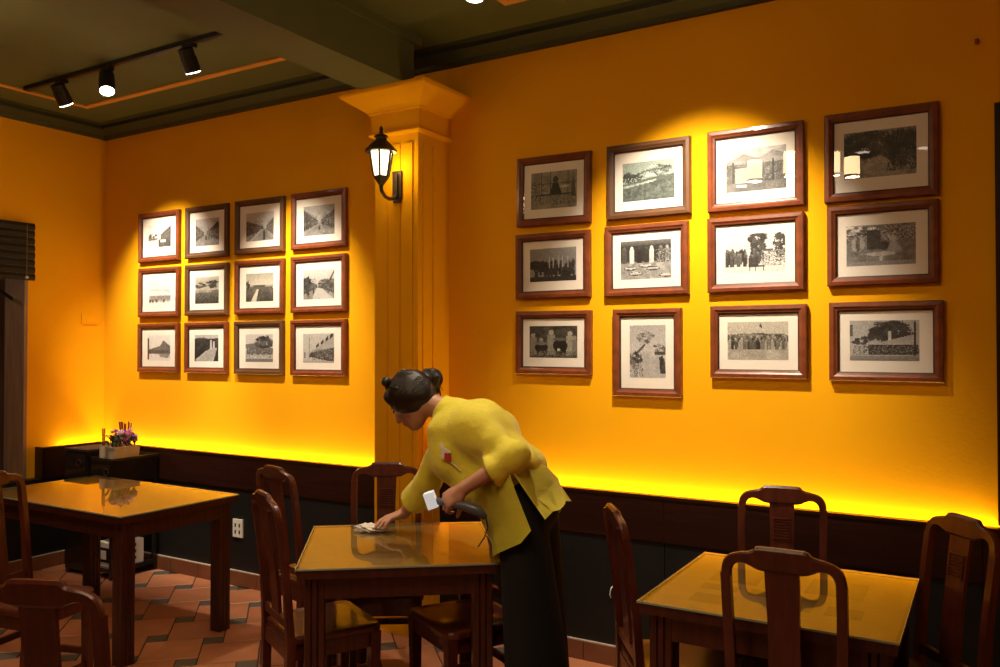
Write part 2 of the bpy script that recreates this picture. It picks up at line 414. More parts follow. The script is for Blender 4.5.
for k in range(8):
    b = B(); hgt = 0.0505; z = k*0.052
    yy = 0.72+rnd.uniform(-0.003, 0.003)
    prism(b, [(0, z+0.002), (0.012, z), (0.022, z+hgt*0.5), (0.012, z+hgt), (0, z+hgt-0.002)], 'y', -1.1, yy)
    obj('slat', b, M_BAMB, bl)
b = B(); lathe(b, [(0.004, 0), (0.011, 0.004), (0.011, 0.014), (0.004, 0.02)], 10, (0.03, 0.655, 0.012)); obj('cord_knob', b, M_WHITE, bl)
b = B(); tube(b, [(0.028, 0.655, 0.03), (0.028, 0.655, 0.40)], 0.002, 5); obj('cord', b, M_DARKW, bl)

# small wall fittings
def socket(loc, label, painted=False, axis='y'):
    t = empty('wall_socket', loc, 0 if axis == 'y' else R(90), label, 'socket')
    m = M_WALL if painted else M_WHITE
    b = B(); box(b, -0.045, 0.045, -0.010, 0, -0.06, 0.06) if not painted else box(b, -0.06, 0.06, -0.010, 0, -0.038, 0.038)
    obj('cover_plate', b, m, t, bevel=0.003)
    if not painted:
        for sx in (-0.02, 0.02):
            for z in (0.02, -0.025):
                b = B(); box(b, sx-0.006, sx+0.006, -0.0115, -0.009, z-0.012, z+0.012); obj('socket_slot', b, M_BLACK, t)
    else:
        b = B(); box(b, -0.025, 0.025, -0.014, -0.009, -0.022, 0.022); obj('rocker', b, m, t, bevel=0.002)
p = at(238.5, 528, Y=FACE); socket((p[0], FACE, p[2]), 'white double wall socket on the slate wainscot beside the long table')
p = at(88.5, 319, X=XL); socket((XL, p[1], p[2]), 'orange painted switch plate on the wall near the corner', True, 'x')
p = at(612, 592, Y=FACE)
b = B(); tube(b, [(p[0]+0.004, FACE, p[2]+0.03), (p[0], FACE-0.012, p[2]+0.02), (p[0]-0.006, FACE-0.014, p[2]-0.01), (p[0]-0.006, FACE, p[2]-0.03)], 0.0028, 6)
tag(obj('pull_handle', b, M_WHITE), 'small white wire handle on the slate wainscot behind the right table', 'handle')
p = at(977, 43, Y=YB)
b = B(); tube(b, [(p[0], YB, p[2]), (p[0], YB-0.02, p[2]), (p[0], YB-0.026, p[2]+0.008)], 0.008, 8)
tag(obj('wall_hook', b, mat('red_hook_paint', (0.25, 0.02, 0.01), 0.4, 0.1, 10)), 'tiny red hook on the bare orange wall high at the right', 'hook')
# tall dark wooden panel at the right edge of the picture wall
pn = empty('wall_panel', (0.28, YB, ZW), 0, 'tall dark wooden panel on the wall right of the large pictures', 'panel')
x0 = -0.28-0.030
for nm, q in (('stile', (x0, x0+0.06, 0, 1.73)), ('stile', (0.24, 0.30, 0, 1.73)), ('rail', (x0+0.06, 0.24, 0, 0.09)), ('rail', (x0+0.06, 0.24, 1.64, 1.73)), ('rail', (x0+0.06, 0.24, 0.82, 0.89))):
    b = B(); box(b, q[0], q[1], -0.035, -0.002, q[2], q[3]); obj(nm, b, M_BAND, pn, bevel=0.003)
b = B(); box(b, x0+0.05, 0.25, -0.02, -0.002, 0.02, 1.7); obj('panel_back', b, M_LACQ, pn)

# ================================================================== LAMPS
def spot_head(name, base, target, label, energy, size, blend, group):
    """base: point on the underside of the track"""
    t = empty('track_spotlight', base, 0, label, 'spotlight', group)
    b = B(); box(b, -0.045, 0.045, -0.016, 0.016, -0.022, 0.0); obj('adapter', b, M_BLACK, t, bevel=0.003)
    b = B(); lathe(b, [(0.011, -0.10), (0.011, -0.02)], 10); box(b, -0.012, 0.012, -0.018, 0.018, -0.10, -0.03); obj('stem', b, M_BLACK, t)
    piv = Vector((0, 0, -0.09)); d = (Vector(target) - Vector(base) - piv).normalized()
    q = d.to_track_quat('-Z', 'Y').to_matrix().to_4x4()
    T = Matrix.Translation(piv) @ q
    b = B(); lathe(b, [(0.030, 0.07), (0.043, 0.062), (0.043, 0.02), (0.046, 0.018), (0.046, -0.055), (0.043, -0.062), (0.038, -0.062)], 22)
    b.transform(T); obj('housing', b, M_BLACK, t, smooth=False)
    b = B(); lathe(b, [(0.041, -0.068), (0.041, -0.058)], 22); b.transform(T); obj('lens', b, M_LENS, t)
    p = Vector(base) + piv + d*0.078
    L = light('spot_beam', 'SPOT', (p - Vector(base)), energy, (1.0, 0.84, 0.62), t, spot_size=R(size), spot_blend=blend, shadow_soft_size=0.035)
    aim(L, p, target)
    return t
TY, TZ = 3.06, ZC-0.022
for x0, x1, lab in ((-5.49, -3.57, 'black ceiling track above the small picture group'), (-2.2, 1.2, 'black ceiling track right of the beam')):
    t = empty('light_track', ((x0+x1)/2, TY, ZC), 0, lab, 'light track')
    w = (x1-x0)/2
    b = B(); box(b, -w, w, -0.018, 0.018, -0.024, 0); obj('rail', b, M_BLACK, t, bevel=0.002)
    b = B(); box(b, -w+0.01, w-0.01, -0.006, 0.006, -0.0255, -0.023); obj('slot', b, M_BAND, t)
    for s in (-1, 1):
        b = B(); box(b, s*w-0.012, s*w+0.012, -0.02, 0.02, -0.026, 0); obj('end_cap', b, M_BLACK, t)
GL = 'ceiling track spotlights'
spot_head('s', (-5.10, TY, TZ), (-5.28, YB, 1.75), 'track spotlight lighting the leftmost column of pictures', E_SPOT, 62, 0.8, GL)
spot_head('s', (-4.63, TY, TZ), (-3.35, 2.3, 0.0), 'middle of the three track spotlights, turned toward the room', E_DOWN, 62, 0.6, GL)
spot_head('s', (-3.88, TY, TZ), (-4.03, YB, 1.55), 'track spotlight nearest the beam, lighting the small pictures', E_SPOT*0.92, 60, 0.8, GL)
spot_head('s', (-1.98, TY, TZ), (-2.0, 2.55, 0.0), 'track spotlight right of the beam, pointing down at the waitress', E_DOWN, 60, 0.6, GL)
spot_head('s', (-1.22, TY, TZ), (-1.27, YB, 1.80), 'track spotlight lighting the middle of the large pictures', E_SPOT*0.95, 70, 0.8, GL)

def downlight(x, y, label):
    t = empty('ceiling_downlight', (x, y, ZC), 0, label, 'downlight', 'recessed ceiling downlights')
    b = B(); lathe(b, [(0.075, 0.0), (0.075, -0.008), (0.062, -0.010), (0.062, 0.0)], 24); obj('bezel', b, M_WHITE, t)
    b = B(); lathe(b, [(0.058, -0.006), (0.058, -0.002)], 24); obj('lens', b, M_LENS, t)
    light('downlight_beam', 'SPOT', (0, 0, -0.02), E_CAN, (1.0, 0.82, 0.58), t, spot_size=R(120), spot_blend=0.7, shadow_soft_size=0.06)
for x, y, lab in ((-1.05, 0.1, 'recessed downlight above the near side of the right table'), (-0.57, 0.0, 'recessed downlight nearest the photographer'),
                  (-2.55, 1.0, 'recessed downlight over the aisle in front of the pillar'), (-4.6, 1.2, 'recessed downlight over the front of the long table')):
    downlight(x, y, lab)
def pendant(x, y, z, r, h, label):
    t = empty('pendant_lamp', (x, y, ZC), 0, label, 'pendant lamp', 'drum pendant lamps')
    b = B(); lathe(b, [(0.04, -0.02), (0.04, 0.0)], 16); obj('ceiling_rose', b, M_BLACK, t)
    b = B(); tube(b, [(0, 0, -0.01), (0, 0, z+h/2-ZC)], 0.004, 6); obj('cord', b, M_BLACK, t)
    zz = z-ZC
    b = B(); n = 24
    lathe(b, [(r, zz-h/2), (r, zz+h/2)], n); obj('shade', b, M_SHADE, t)
    b = B(); lathe(b, [(r+0.002, zz-h/2-0.004), (r+0.003, zz-h/2+0.008), (r*0.6, zz-h/2-0.004)], n); obj('rim', b, M_BLACK, t)
    light('pendant_glow', 'AREA', (0, 0, zz-h/2-0.008), E_PEND, (1.0, 0.72, 0.40), t, shape='DISK', size=2*r*0.95)
for x, y, z, r, h, lab in ((-1.63, 1.50, 2.95, 0.055, 0.15, 'drum pendant mirrored in the third large picture'), (-1.34, 1.62, 2.95, 0.05, 0.17, 'drum pendant between the beam and the near tables'),
                           (-1.07, 1.45, 2.95, 0.045, 0.16, 'small drum pendant nearer the right table'), (-0.97, 1.27, 2.95, 0.055, 0.14, 'drum pendant mirrored in the rightmost picture'),
                           (-1.85, 1.05, 3.0, 0.05, 0.13, 'drum pendant hanging nearest the beam'),
                           (-3.75, 1.45, 2.9, 0.055, 0.15, 'drum pendant left of the beam'), (-4.35, 2.0, 2.95, 0.055, 0.15, 'added fill drum pendant, unseen above the long table'), (-4.6, 0.9, 2.9, 0.055, 0.15, 'drum pendant farthest left, off the long table')):  # pendant above the long table is added to brighten the left bay
    pendant(x, y, z, r, h, lab)

# wall lantern on the pillar
wl = empty('wall_lantern', (-2.905, PY-0.008, 2.50), 0, 'lit wrought iron lantern mounted on the orange pillar', 'wall lamp')
b = B(); box(b, -0.03, 0.03, -0.012, 0, -0.075, 0.085); prism(b, [(-0.022, -0.09), (0.022, -0.09), (0.03, -0.07), (-0.03, -0.07)], 'y', -0.012, 0); obj('back_plate', b, M_IRON, wl, bevel=0.004)
b = B(); box(b, -0.014, 0.014, -0.026, -0.010, -0.06, 0.065); obj('plate_rib', b, M_IRON, wl, bevel=0.004)
LX, LY = 0.035, -0.19
b = B(); tube(b, [(0, -0.012, -0.05), (0.003, -0.04, -0.072), (0.012, -0.09, -0.085), (0.024, -0.145, -0.08), (0.033, LY+0.006, -0.055), (LX, LY, -0.02)], [0.012, 0.011, 0.010, 0.010, 0.010, 0.012], 10); obj('arm', b, M_IRON, wl, smooth=True)
b = B(); lathe(b, [(0.006, -0.03), (0.016, -0.025), (0.03, -0.005), (0.044, 0.012), (0.046, 0.02)], 6, (LX, LY, 0)); obj('cup', b, M_IRON, wl)
prof = [(0.042, 0.018), (0.050, 0.06), (0.058, 0.11), (0.062, 0.14), (0.066, 0.155)]
b = B(); lathe(b, [(r-0.004, z) for r, z in prof], 6, (LX, LY, 0)); obj('glass_shade', b, M_LANT, wl)
for k in range(6):
    a = k*math.pi/3
    b = B(); tube(b, [(LX+r*math.cos(a), LY+r*math.sin(a), z) for r, z in prof], 0.006, 6); obj('cage_bar', b, M_IRON, wl)
b = B(); lathe(b, [(0.084, 0.150), (0.088, 0.158), (0.070, 0.178), (0.048, 0.200), (0.034, 0.212), (0.030, 0.218), (0.030, 0.230), (0.040, 0.232), (0.036, 0.240), (0.014, 0.252)], 12, (LX, LY, 0)); obj('roof', b, M_IRON, wl)
b = B(); lathe(b, [(0.006, 0.248), (0.011, 0.256), (0.009, 0.266), (0.012, 0.274), (0.008, 0.286), (0.002, 0.294)], 10, (LX, LY, 0)); obj('finial', b, M_IRON, wl, smooth=True)
light('lantern_glow', 'POINT', (LX-0.02, LY+0.10, 0.10), E_SCONCE, (1.0, 0.72, 0.25), wl, shadow_soft_size=0.05)

# ================================================================== PICTURES
NX, NY = 66, 48
gx, gy = np.meshgrid((np.arange(NX)+0.5)/NX, (np.arange(NY)+0.5)/NY)
class Pic:
    """a small greyscale print painted in 0..1 coordinates, y downwards"""
    def __init__(s, seed, base=0.7):
        s.g = np.full((NY, NX), base); s.r = np.random.RandomState(seed)
    def noise(s, sc=6, y0=0, y1=1, x0=0, x1=1, amp=0.2):
        n = s.r.rand(int(sc)+2, int(sc*1.4)+2)
        fx = gx*(n.shape[1]-1.001); fy = gy*(n.shape[0]-1.001)
        ix, iy = fx.astype(int), fy.astype(int); tx, ty = fx-ix, fy-iy
        v = n[iy, ix]*(1-tx)*(1-ty)+n[iy, ix+1]*tx*(1-ty)+n[iy+1, ix]*(1-tx)*ty+n[iy+1, ix+1]*tx*ty
        m = (gy >= y0) & (gy <= y1) & (gx >= x0) & (gx <= x1)
        s.g[m] += (v[m]-0.5)*2*amp; return s
    def speck(s, y0, y1, x0=0, x1=1, lo=0.05, hi=0.9, dens=0.5):
        m = (gy >= y0) & (gy <= y1) & (gx >= x0) & (gx <= x1) & (s.r.rand(NY, NX) < dens)
        s.g[m] = s.r.uniform(lo, hi, m.sum()); return s
    def rect(s, x0, y0, x1, y1, v): s.g[(gx >= x0) & (gx <= x1) & (gy >= y0) & (gy <= y1)] = v; return s
    def ell(s, cx, cy, rx, ry, v, rough=0.0):
        q = ((gx-cx)/rx)**2+((gy-cy)/ry)**2 + rough*(s.r.rand(NY, NX)-0.5)
        s.g[q < 1] = v; return s
    def poly(s, pts, v):
        inside = np.zeros((NY, NX), bool); n = len(pts)
        for i in range(n):
            (xa, ya), (xb, yb) = pts[i], pts[(i+1) % n]
            c = ((ya > gy) != (yb > gy)) & (gx < (xb-xa)*(gy-ya)/((yb-ya) or 1e-9)+xa)
            inside ^= c
        s.g[inside] = v; return s
    def grad(s, y0, y1, a, b_):
        m = (gy >= y0) & (gy <= y1); t = (gy-y0)/max(y1-y0, 1e-6); s.g[m] = (a+(b_-a)*t)[m]; return s
    def tree(s, cx, cy, rx, ry, v=0.15, n=26):
        for _ in range(n):
            a, q = s.r.rand()*6.28, math.sqrt(s.r.rand())
            s.ell(cx+rx*q*math.cos(a), cy+ry*q*math.sin(a), rx*0.28, ry*0.26, 0.05+v*s.r.uniform(0.3, 2.3), 1.4)
        return s
    def person(s, x, y, h, v=0.1):
        s.rect(x-h*0.10, y-h*0.82, x+h*0.10, y, v); s.ell(x, y-h*0.90, h*0.07, h*0.1, min(1, v+0.12)); return s
    def crowd(s, x0, x1, y0, y1, n, h, lo=0.03, hi=0.4):
        for yy in np.linspace(y0, y1, 4):
            for _ in range(n//4): s.person(s.r.uniform(x0, x1), yy, h*s.r.uniform(0.85, 1.1), s.r.uniform(lo, hi))
        return s
    def facade(s, pts, v, rows=2, cols=6, w=0.12):
        """buildings receding: quad given as near-top, far-top, far-bottom, near-bottom"""
        s.poly(pts, v); (ax, ay), (bx, by), (cx, cy), (dx, dy) = pts
        for i in range(cols):
            for j in range(rows):
                u = (i+0.5)/cols; q = (j+0.55)/rows
                x = ax+(bx-ax)*u; yt = ay+(by-ay)*u; yb = dy+(cy-dy)*u
                hh = (yb-yt)/rows*0.28; ww = abs(bx-ax)/cols*0.26
                s.rect(x-ww, yt+(yb-yt)*q-hh, x+ww, yt+(yb-yt)*q+hh, w)
        return s
def street(seed, lx=0.5, lt=0.25, rt=0.2, people=5, sky=0.86):
    p = Pic(seed, sky); p.grad(0, 0.6, sky, sky-0.1)
    p.poly([(0, 0.75), (lx-0.06, 0.58), (lx+0.06, 0.58), (1, 0.78), (1, 1), (0, 1)], 0.55).noise(8, 0.62, 1, amp=0.1)
    p.facade([(0, lt), (lx-0.05, 0.5), (lx-0.05, 0.62), (0, 0.84)], 0.36, 3, 7)
    p.facade([(1, rt), (lx+0.06, 0.48), (lx+0.06, 0.62), (1, 0.84)], 0.42, 3, 7)
    p.speck(0.30, 0.62, 0, lx-0.08, 0.1, 0.7, 0.3).speck(0.32, 0.64, lx+0.1, 1, 0.1, 0.75, 0.28)
    for _ in range(people): p.person(p.r.uniform(0.15, 0.85), p.r.uniform(0.68, 0.85), p.r.uniform(0.1, 0.18), p.r.uniform(0.03, 0.2))
    return p
def pics():
    P = {}
    p = Pic(1, 0.95); p.facade([(1, 0.08), (0.55, 0.4), (0.55, 0.62), (1, 0.6)], 0.42, 3, 5, 0.25); p.rect(0.45, 0.58, 1, 0.88, 0.2).speck(0.58, 0.9, 0.45, 1, 0.05, 0.6, 0.5); p.rect(0.55, 0.6, 0.78, 0.7, 0.9); p.tree(0.2, 0.48, 0.2, 0.14, 0.35); p.rect(0, 0.55, 0.4, 0.6, 0.4).speck(0.62, 0.9, 0.02, 0.4, 0.4, 0.95, 0.35); P[0] = (p, 0)
    P[1] = (street(2, 0.42, 0.2, 0.18, 4, 0.78), 1); P[1][0].poly([(0.62, 0.4), (0.95, 0.12), (1, 0.3), (0.72, 0.52)], 0.2)
    p = street(3, 0.68, 0.28, 0.2, 3, 0.84); p.poly([(0.1, 1), (0.55, 0.6), (0.62, 0.6), (0.22, 1)], 0.72); p.person(0.66, 0.97, 0.34, 0.04); P[2] = (p, 1)
    P[3] = (street(4, 0.52, 0.1, 0.15, 6, 0.74), 0); P[3][0].noise(7, 0.2, 0.9, amp=0.12)
    p = Pic(5, 0.97); p.rect(0.1, 0.62, 1, 0.8, 0.6).speck(0.6, 0.86, 0.05, 1, 0.15, 0.9, 0.6); [p.ell(x, 0.82, 0.05, 0.07, 0.3) for x in (0.1, 0.22, 0.38, 0.7)]; p.poly([(0.05, 0.35), (0.9, 0.38), (1, 0.5), (0.1, 0.42)], 0.82); P[4] = (p, 0)
    p = Pic(6, 0.74); p.grad(0, 0.2, 0.8, 0.7).tree(0.25, 0.32, 0.25, 0.1, 0.15).tree(0.75, 0.28, 0.25, 0.13, 0.13).grad(0.5, 1, 0.42, 0.2).rect(0.0, 0.5, 0.7, 0.58, 0.62).rect(0.35, 0.38, 0.6, 0.5, 0.7).noise(14, 0.45, 1, amp=0.12); P[5] = (p, 2)
    p = Pic(7, 0.72); p.grad(0, 0.42, 0.72, 0.88).rect(0.28, 0.42, 0.7, 0.54, 0.32).rect(0.15, 0.48, 0.95, 0.54, 0.4).tree(0.06, 0.42, 0.08, 0.14, 0.1).grad(0.54, 1, 0.42, 0.28).noise(12, 0.54, 1, amp=0.1).poly([(0.4, 0.56), (0.47, 0.56), (0.38, 1), (0.18, 1)], 0.9); P[6] = (p, 2)
    p = street(8, 0.5, 0.3, 0.32, 3, 0.85); p.tree(0.1, 0.55, 0.14, 0.3, 0.12).tree(0.75, 0.5, 0.25, 0.14, 0.2).poly([(0.82, 0.4), (1, 0.02), (1, 0.1), (0.88, 0.4)], 0.12); p.poly([(0.3, 1), (0.42, 0.62), (0.6, 0.64), (0.98, 1)], 0.8); P[7] = (p, 0)
    p = Pic(9, 0.97); p.rect(0, 0.1, 0.07, 0.95, 0.3).poly([(0.08, 0.55), (0.55, 0.42), (0.7, 0.2), (1, 0.42), (1, 0.58), (0.08, 0.6)], 0.45).rect(0.05, 0.58, 1, 0.72, 0.35).poly([(0.45, 0.72), (1, 0.72), (0.9, 0.9), (0.6, 0.86)], 0.58).noise(12, 0.4, 0.9, amp=0.12); P[8] = (p, 0)
    p = Pic(10, 0.8); p.rect(0, 0.14, 1, 1, 0.14).tree(0.3, 0.32, 0.35, 0.2, 0.1, 40).tree(0.85, 0.35, 0.2, 0.2, 0.12).poly([(0.1, 1), (0.45, 0.62), (0.72, 0.5), (0.95, 0.5), (0.8, 1)], 0.72).rect(0.65, 0.2, 0.72, 0.55, 0.85).rect(0.78, 0.25, 0.85, 0.5, 0.85).poly([(0.02, 0.95), (0.5, 0.6), (0.52, 0.66), (0.1, 1)], 0.8).noise(9, 0.2, 1, amp=0.06); P[9] = (p, 0)
    p = Pic(11, 0.9); p.poly([(0, 0.36), (0.5, 0.3), (0.5, 0.5), (0, 0.5)], 0.5).tree(0.68, 0.35, 0.28, 0.27, 0.18, 44).rect(0.05, 0.5, 1, 0.72, 0.42).speck(0.5, 0.86, 0, 1, 0.1, 0.9, 0.5).rect(0, 0.88, 1, 1, 0.55); P[10] = (p, 1)
    p = Pic(12, 0.82); p.poly([(0.35, 0.6), (0.95, 0.02), (1, 0.0), (1, 0.86), (0.3, 0.72)], 0.72)
    for i in range(4): p.poly([(0.42+i*0.15, 0.42-i*0.12), (0.52+i*0.15, 0.30-i*0.12), (0.52+i*0.15, 0.42-i*0.11), (0.42+i*0.15, 0.5-i*0.1)], 0.08)
    p.poly([(0.25, 0.65), (1, 0.48), (1, 1), (0.85, 0.95), (0.2, 0.8)], 0.22).speck(0.55, 0.92, 0.3, 1, 0.05, 0.85, 0.4).rect(0.19, 0.15, 0.21, 0.85, 0.3).grad(0.93, 1, 0.75, 0.7).person(0.06, 0.85, 0.22, 0.15); P[11] = (p, 0)
    # large pictures
    p = Pic(13, 0.6); p.noise(5, amp=0.1)
    for x in (0.22, 0.42, 0.8): p.rect(x, 0, x+0.015, 0.7, 0.25)
    p.rect(0, 0.32, 1, 0.335, 0.3); [p.poly([(0.16, 0.5), (0.16+0.2*math.cos(a), 0.5+0.26*math.sin(a)), (0.16+0.2*math.cos(a+0.12), 0.5+0.26*math.sin(a+0.12))], 0.15) for a in np.arange(0, 6.28, 0.6)]
    p.ell(0.54, 0.22, 0.06, 0.09, 0.2).poly([(0.42, 0.62), (0.48, 0.32), (0.6, 0.32), (0.68, 0.62)], 0.06).ell(0.74, 0.42, 0.1, 0.035, 0.85).poly([(0.86, 0.7), (0.93, 0.06), (0.98, 0.7)], 0.3).rect(0.1, 0.6, 0.9, 0.65, 0.18).speck(0.65, 0.9, 0.1, 0.95, 0.1, 0.75, 0.5); P[12] = (p, 3)
    p = Pic(14, 0.72); p.tree(0.2, 0.38, 0.2, 0.14, 0.12, 30).tree(0.65, 0.28, 0.28, 0.14, 0.4, 34).rect(0.05, 0.40, 0.35, 0.52, 0.18).speck(0.4, 0.54, 0.05, 0.4, 0.3, 0.9, 0.4).poly([(0, 0.55), (0.6, 0.42), (1, 0.38), (1, 1), (0, 1)], 0.38).poly([(0, 0.6), (0.65, 0.48), (0.66, 0.52), (0.02, 0.66)], 0.75).noise(16, 0.5, 1, amp=0.12); P[13] = (p, 4)
    p = Pic(15, 0.55); p.poly([(0.0, 0.3), (0.3, 0.12), (0.55, 0.24), (0.8, 0.08), (1, 0.2), (1, 0), (0, 0)], 0.75).rect(0, 0.35, 1, 0.8, 0.28).speck(0.35, 0.8, 0, 1, 0.08, 0.6, 0.5).rect(0, 0.8, 1, 1, 0.42).rect(0.1, 0.3, 0.13, 0.8, 0.1).rect(0.78, 0.3, 0.81, 0.8, 0.1).noise(6, 0, 1, amp=0.1); P[14] = (p, 1)
    p = Pic(16, 0.6); p.tree(0.3, 0.3, 0.32, 0.26, 0.12, 50).tree(0.8, 0.4, 0.26, 0.34, 0.13, 50).poly([(0.1, 1), (0.35, 0.6), (0.55, 0.55), (0.85, 1)], 0.68).poly([(0, 0.5), (0.28, 0.6), (0.05, 1), (0, 1)], 0.5).speck(0.6, 0.9, 0.6, 1, 0.05, 0.4, 0.6).noise(14, 0.55, 1, amp=0.12)
    for a in np.linspace(-0.6, 0.7, 9): p.poly([(0.72, 0.5), (0.72+0.5*math.sin(a), 0.02), (0.735+0.5*math.sin(a), 0.02), (0.735, 0.5)], 0.1)
    P[15] = (p, 2)
    p = Pic(17, 0.62); p.grad(0, 0.55, 0.66, 0.55).ell(0.12, 0.5, 0.16, 0.14, 0.08).crowd(0.05, 0.98, 0.62, 0.9, 70, 0.26, 0.02, 0.16); [p.rect(x, 0.28, x+0.012, 0.6, 0.8) for x in (0.42, 0.5, 0.62, 0.7, 0.82)]; p.rect(0, 0.86, 1, 1, 0.12); P[16] = (p, 1)
    p = Pic(18, 0.5); p.rect(0, 0.12, 1, 0.55, 0.15).grad(0, 0.12, 0.5, 0.3); [p.person(x, 0.6, 0.45, v) for x, v in ((0.08, 0.3), (0.23, 0.92), (0.38, 0.08), (0.52, 0.15), (0.62, 0.88), (0.8, 0.4), (0.93, 0.6))]; p.speck(0.25, 0.6, 0.7, 1, 0.05, 0.8, 0.6).rect(0, 0.58, 1, 1, 0.66).noise(10, 0.58, 1, amp=0.14); [p.ell(x, y, 0.14, 0.05, 0.22).ell(x, y-0.01, 0.12, 0.03, 0.85) for x, y in ((0.2, 0.72), (0.5, 0.66), (0.65, 0.74), (0.3, 0.86), (0.9, 0.92))]; P[17] = (p, 0)
    p = Pic(19, 0.92); p.tree(0.55, 0.22, 0.14, 0.3, 0.12, 36).tree(0.92, 0.35, 0.1, 0.3, 0.12, 30).crowd(0.02, 0.62, 0.68, 0.85, 48, 0.3, 0.03, 0.4); p.rect(0.62, 0.42, 0.8, 0.48, 0.3).speck(0.45, 0.85, 0.6, 1, 0.1, 0.9, 0.55).rect(0.4, 0.84, 0.66, 0.87, 0.15); [p.rect(x, 0.84, x+0.02, 0.98, 0.15) for x in (0.41, 0.5, 0.63)]; P[18] = (p, 0)
    p = Pic(20, 0.5); p.speck(0, 0.4, 0, 1, 0.2, 0.85, 0.7).tree(0.2, 0.12, 0.2, 0.12, 0.6).ell(0.17, 0.46, 0.1, 0.2, 0.72).ell(0.17, 0.46, 0.03, 0.2, 0.35).rect(0.3, 0.15, 0.5, 0.6, 0.18).ell(0.55, 0.52, 0.1, 0.1, 0.15).ell(0.68, 0.35, 0.05, 0.08, 0.75).poly([(0.58, 0.7), (0.64, 0.42), (0.74, 0.42), (0.82, 0.7)], 0.65).ell(0.5, 0.72, 0.22, 0.05, 0.8).rect(0.48, 0.75, 0.53, 1, 0.75).noise(9, 0, 1, amp=0.12).rect(0, 0.9, 1, 1, 0.62); P[19] = (p, 1)
    p = Pic(21, 0.22); p.noise(12, 0, 1, amp=0.14); [p.person(x, 0.92, h, v) for x, h, v in ((0.08, 0.7, 0.55), (0.25, 0.55, 0.5), (0.46, 0.8, 0.6), (0.85, 0.75, 0.65), (0.95, 0.6, 0.5))]; p.ell(0.25, 0.68, 0.14, 0.16, 0.08).ell(0.25, 0.56, 0.14, 0.04, 0.5).ell(0.65, 0.62, 0.15, 0.22, 0.05).ell(0.65, 0.42, 0.15, 0.05, 0.4).ell(0.62, 0.75, 0.03, 0.05, 0.8).speck(0.8, 1, 0, 1, 0.15, 0.6, 0.4); P[20] = (p, 3)
    p = Pic(22, 0.80); p.grad(0, 0.5, 0.75, 0.85).poly([(0.12, 0.55), (0.42, 0.35), (0.45, 0.38), (0.18, 0.58)], 0.3).tree(0.45, 0.24, 0.22, 0.1, 0.35, 30).tree(0.15, 0.66, 0.18, 0.14, 0.25, 30).tree(0.85, 0.44, 0.18, 0.08, 0.35, 24).rect(0.7, 0.5, 1, 0.56, 0.3).poly([(0.85, 0.92), (0.82, 0.6), (0.97, 0.62), (1, 0.92)], 0.25).person(0.9, 0.74, 0.18, 0.06).speck(0.75, 0.98, 0, 0.38, 0.2, 0.9, 0.45).noise(9, 0.55, 1, amp=0.07); P[21] = (p, 1)
    p = Pic(23, 0.82); p.tree(0.5, 0.42, 0.55, 0.1, 0.25, 60).rect(0, 0.42, 1, 0.52, 0.25).rect(0, 0.68, 1, 1, 0.74).crowd(0.02, 0.98, 0.58, 0.72, 96, 0.24, 0.05, 0.7); p.poly([(0.53, 0.1), (0.56, 0.02), (0.58, 0.2)], 0.25).noise(7, 0.72, 1, amp=0.08); P[22] = (p, 2)
    p = Pic(24, 0.76); p.tree(0.58, 0.28, 0.28, 0.22, 0.1, 50).tree(0.2, 0.5, 0.14, 0.12, 0.12, 20).poly([(0.3, 0.6), (0.9, 0.36), (0.92, 0.48), (0.32, 0.66)], 0.72).rect(0.28, 0.6, 0.98, 0.85, 0.14).speck(0.62, 0.86, 0.05, 1, 0.05, 0.7, 0.45).rect(0.92, 0.05, 0.96, 0.9, 0.15).rect(0, 0.1, 0.05, 0.4, 0.35).rect(0.56, 0.28, 0.6, 0.5, 0.85).grad(0.88, 1, 0.6, 0.5); P[23] = (p, 0)
    return P
TINT = [(1.0, 0.99, 0.98), (1.0, 0.96, 0.95), (1.0, 0.93, 0.80), (1.0, 0.95, 0.78), (0.82, 1.0, 0.93)]
PICS = pics()
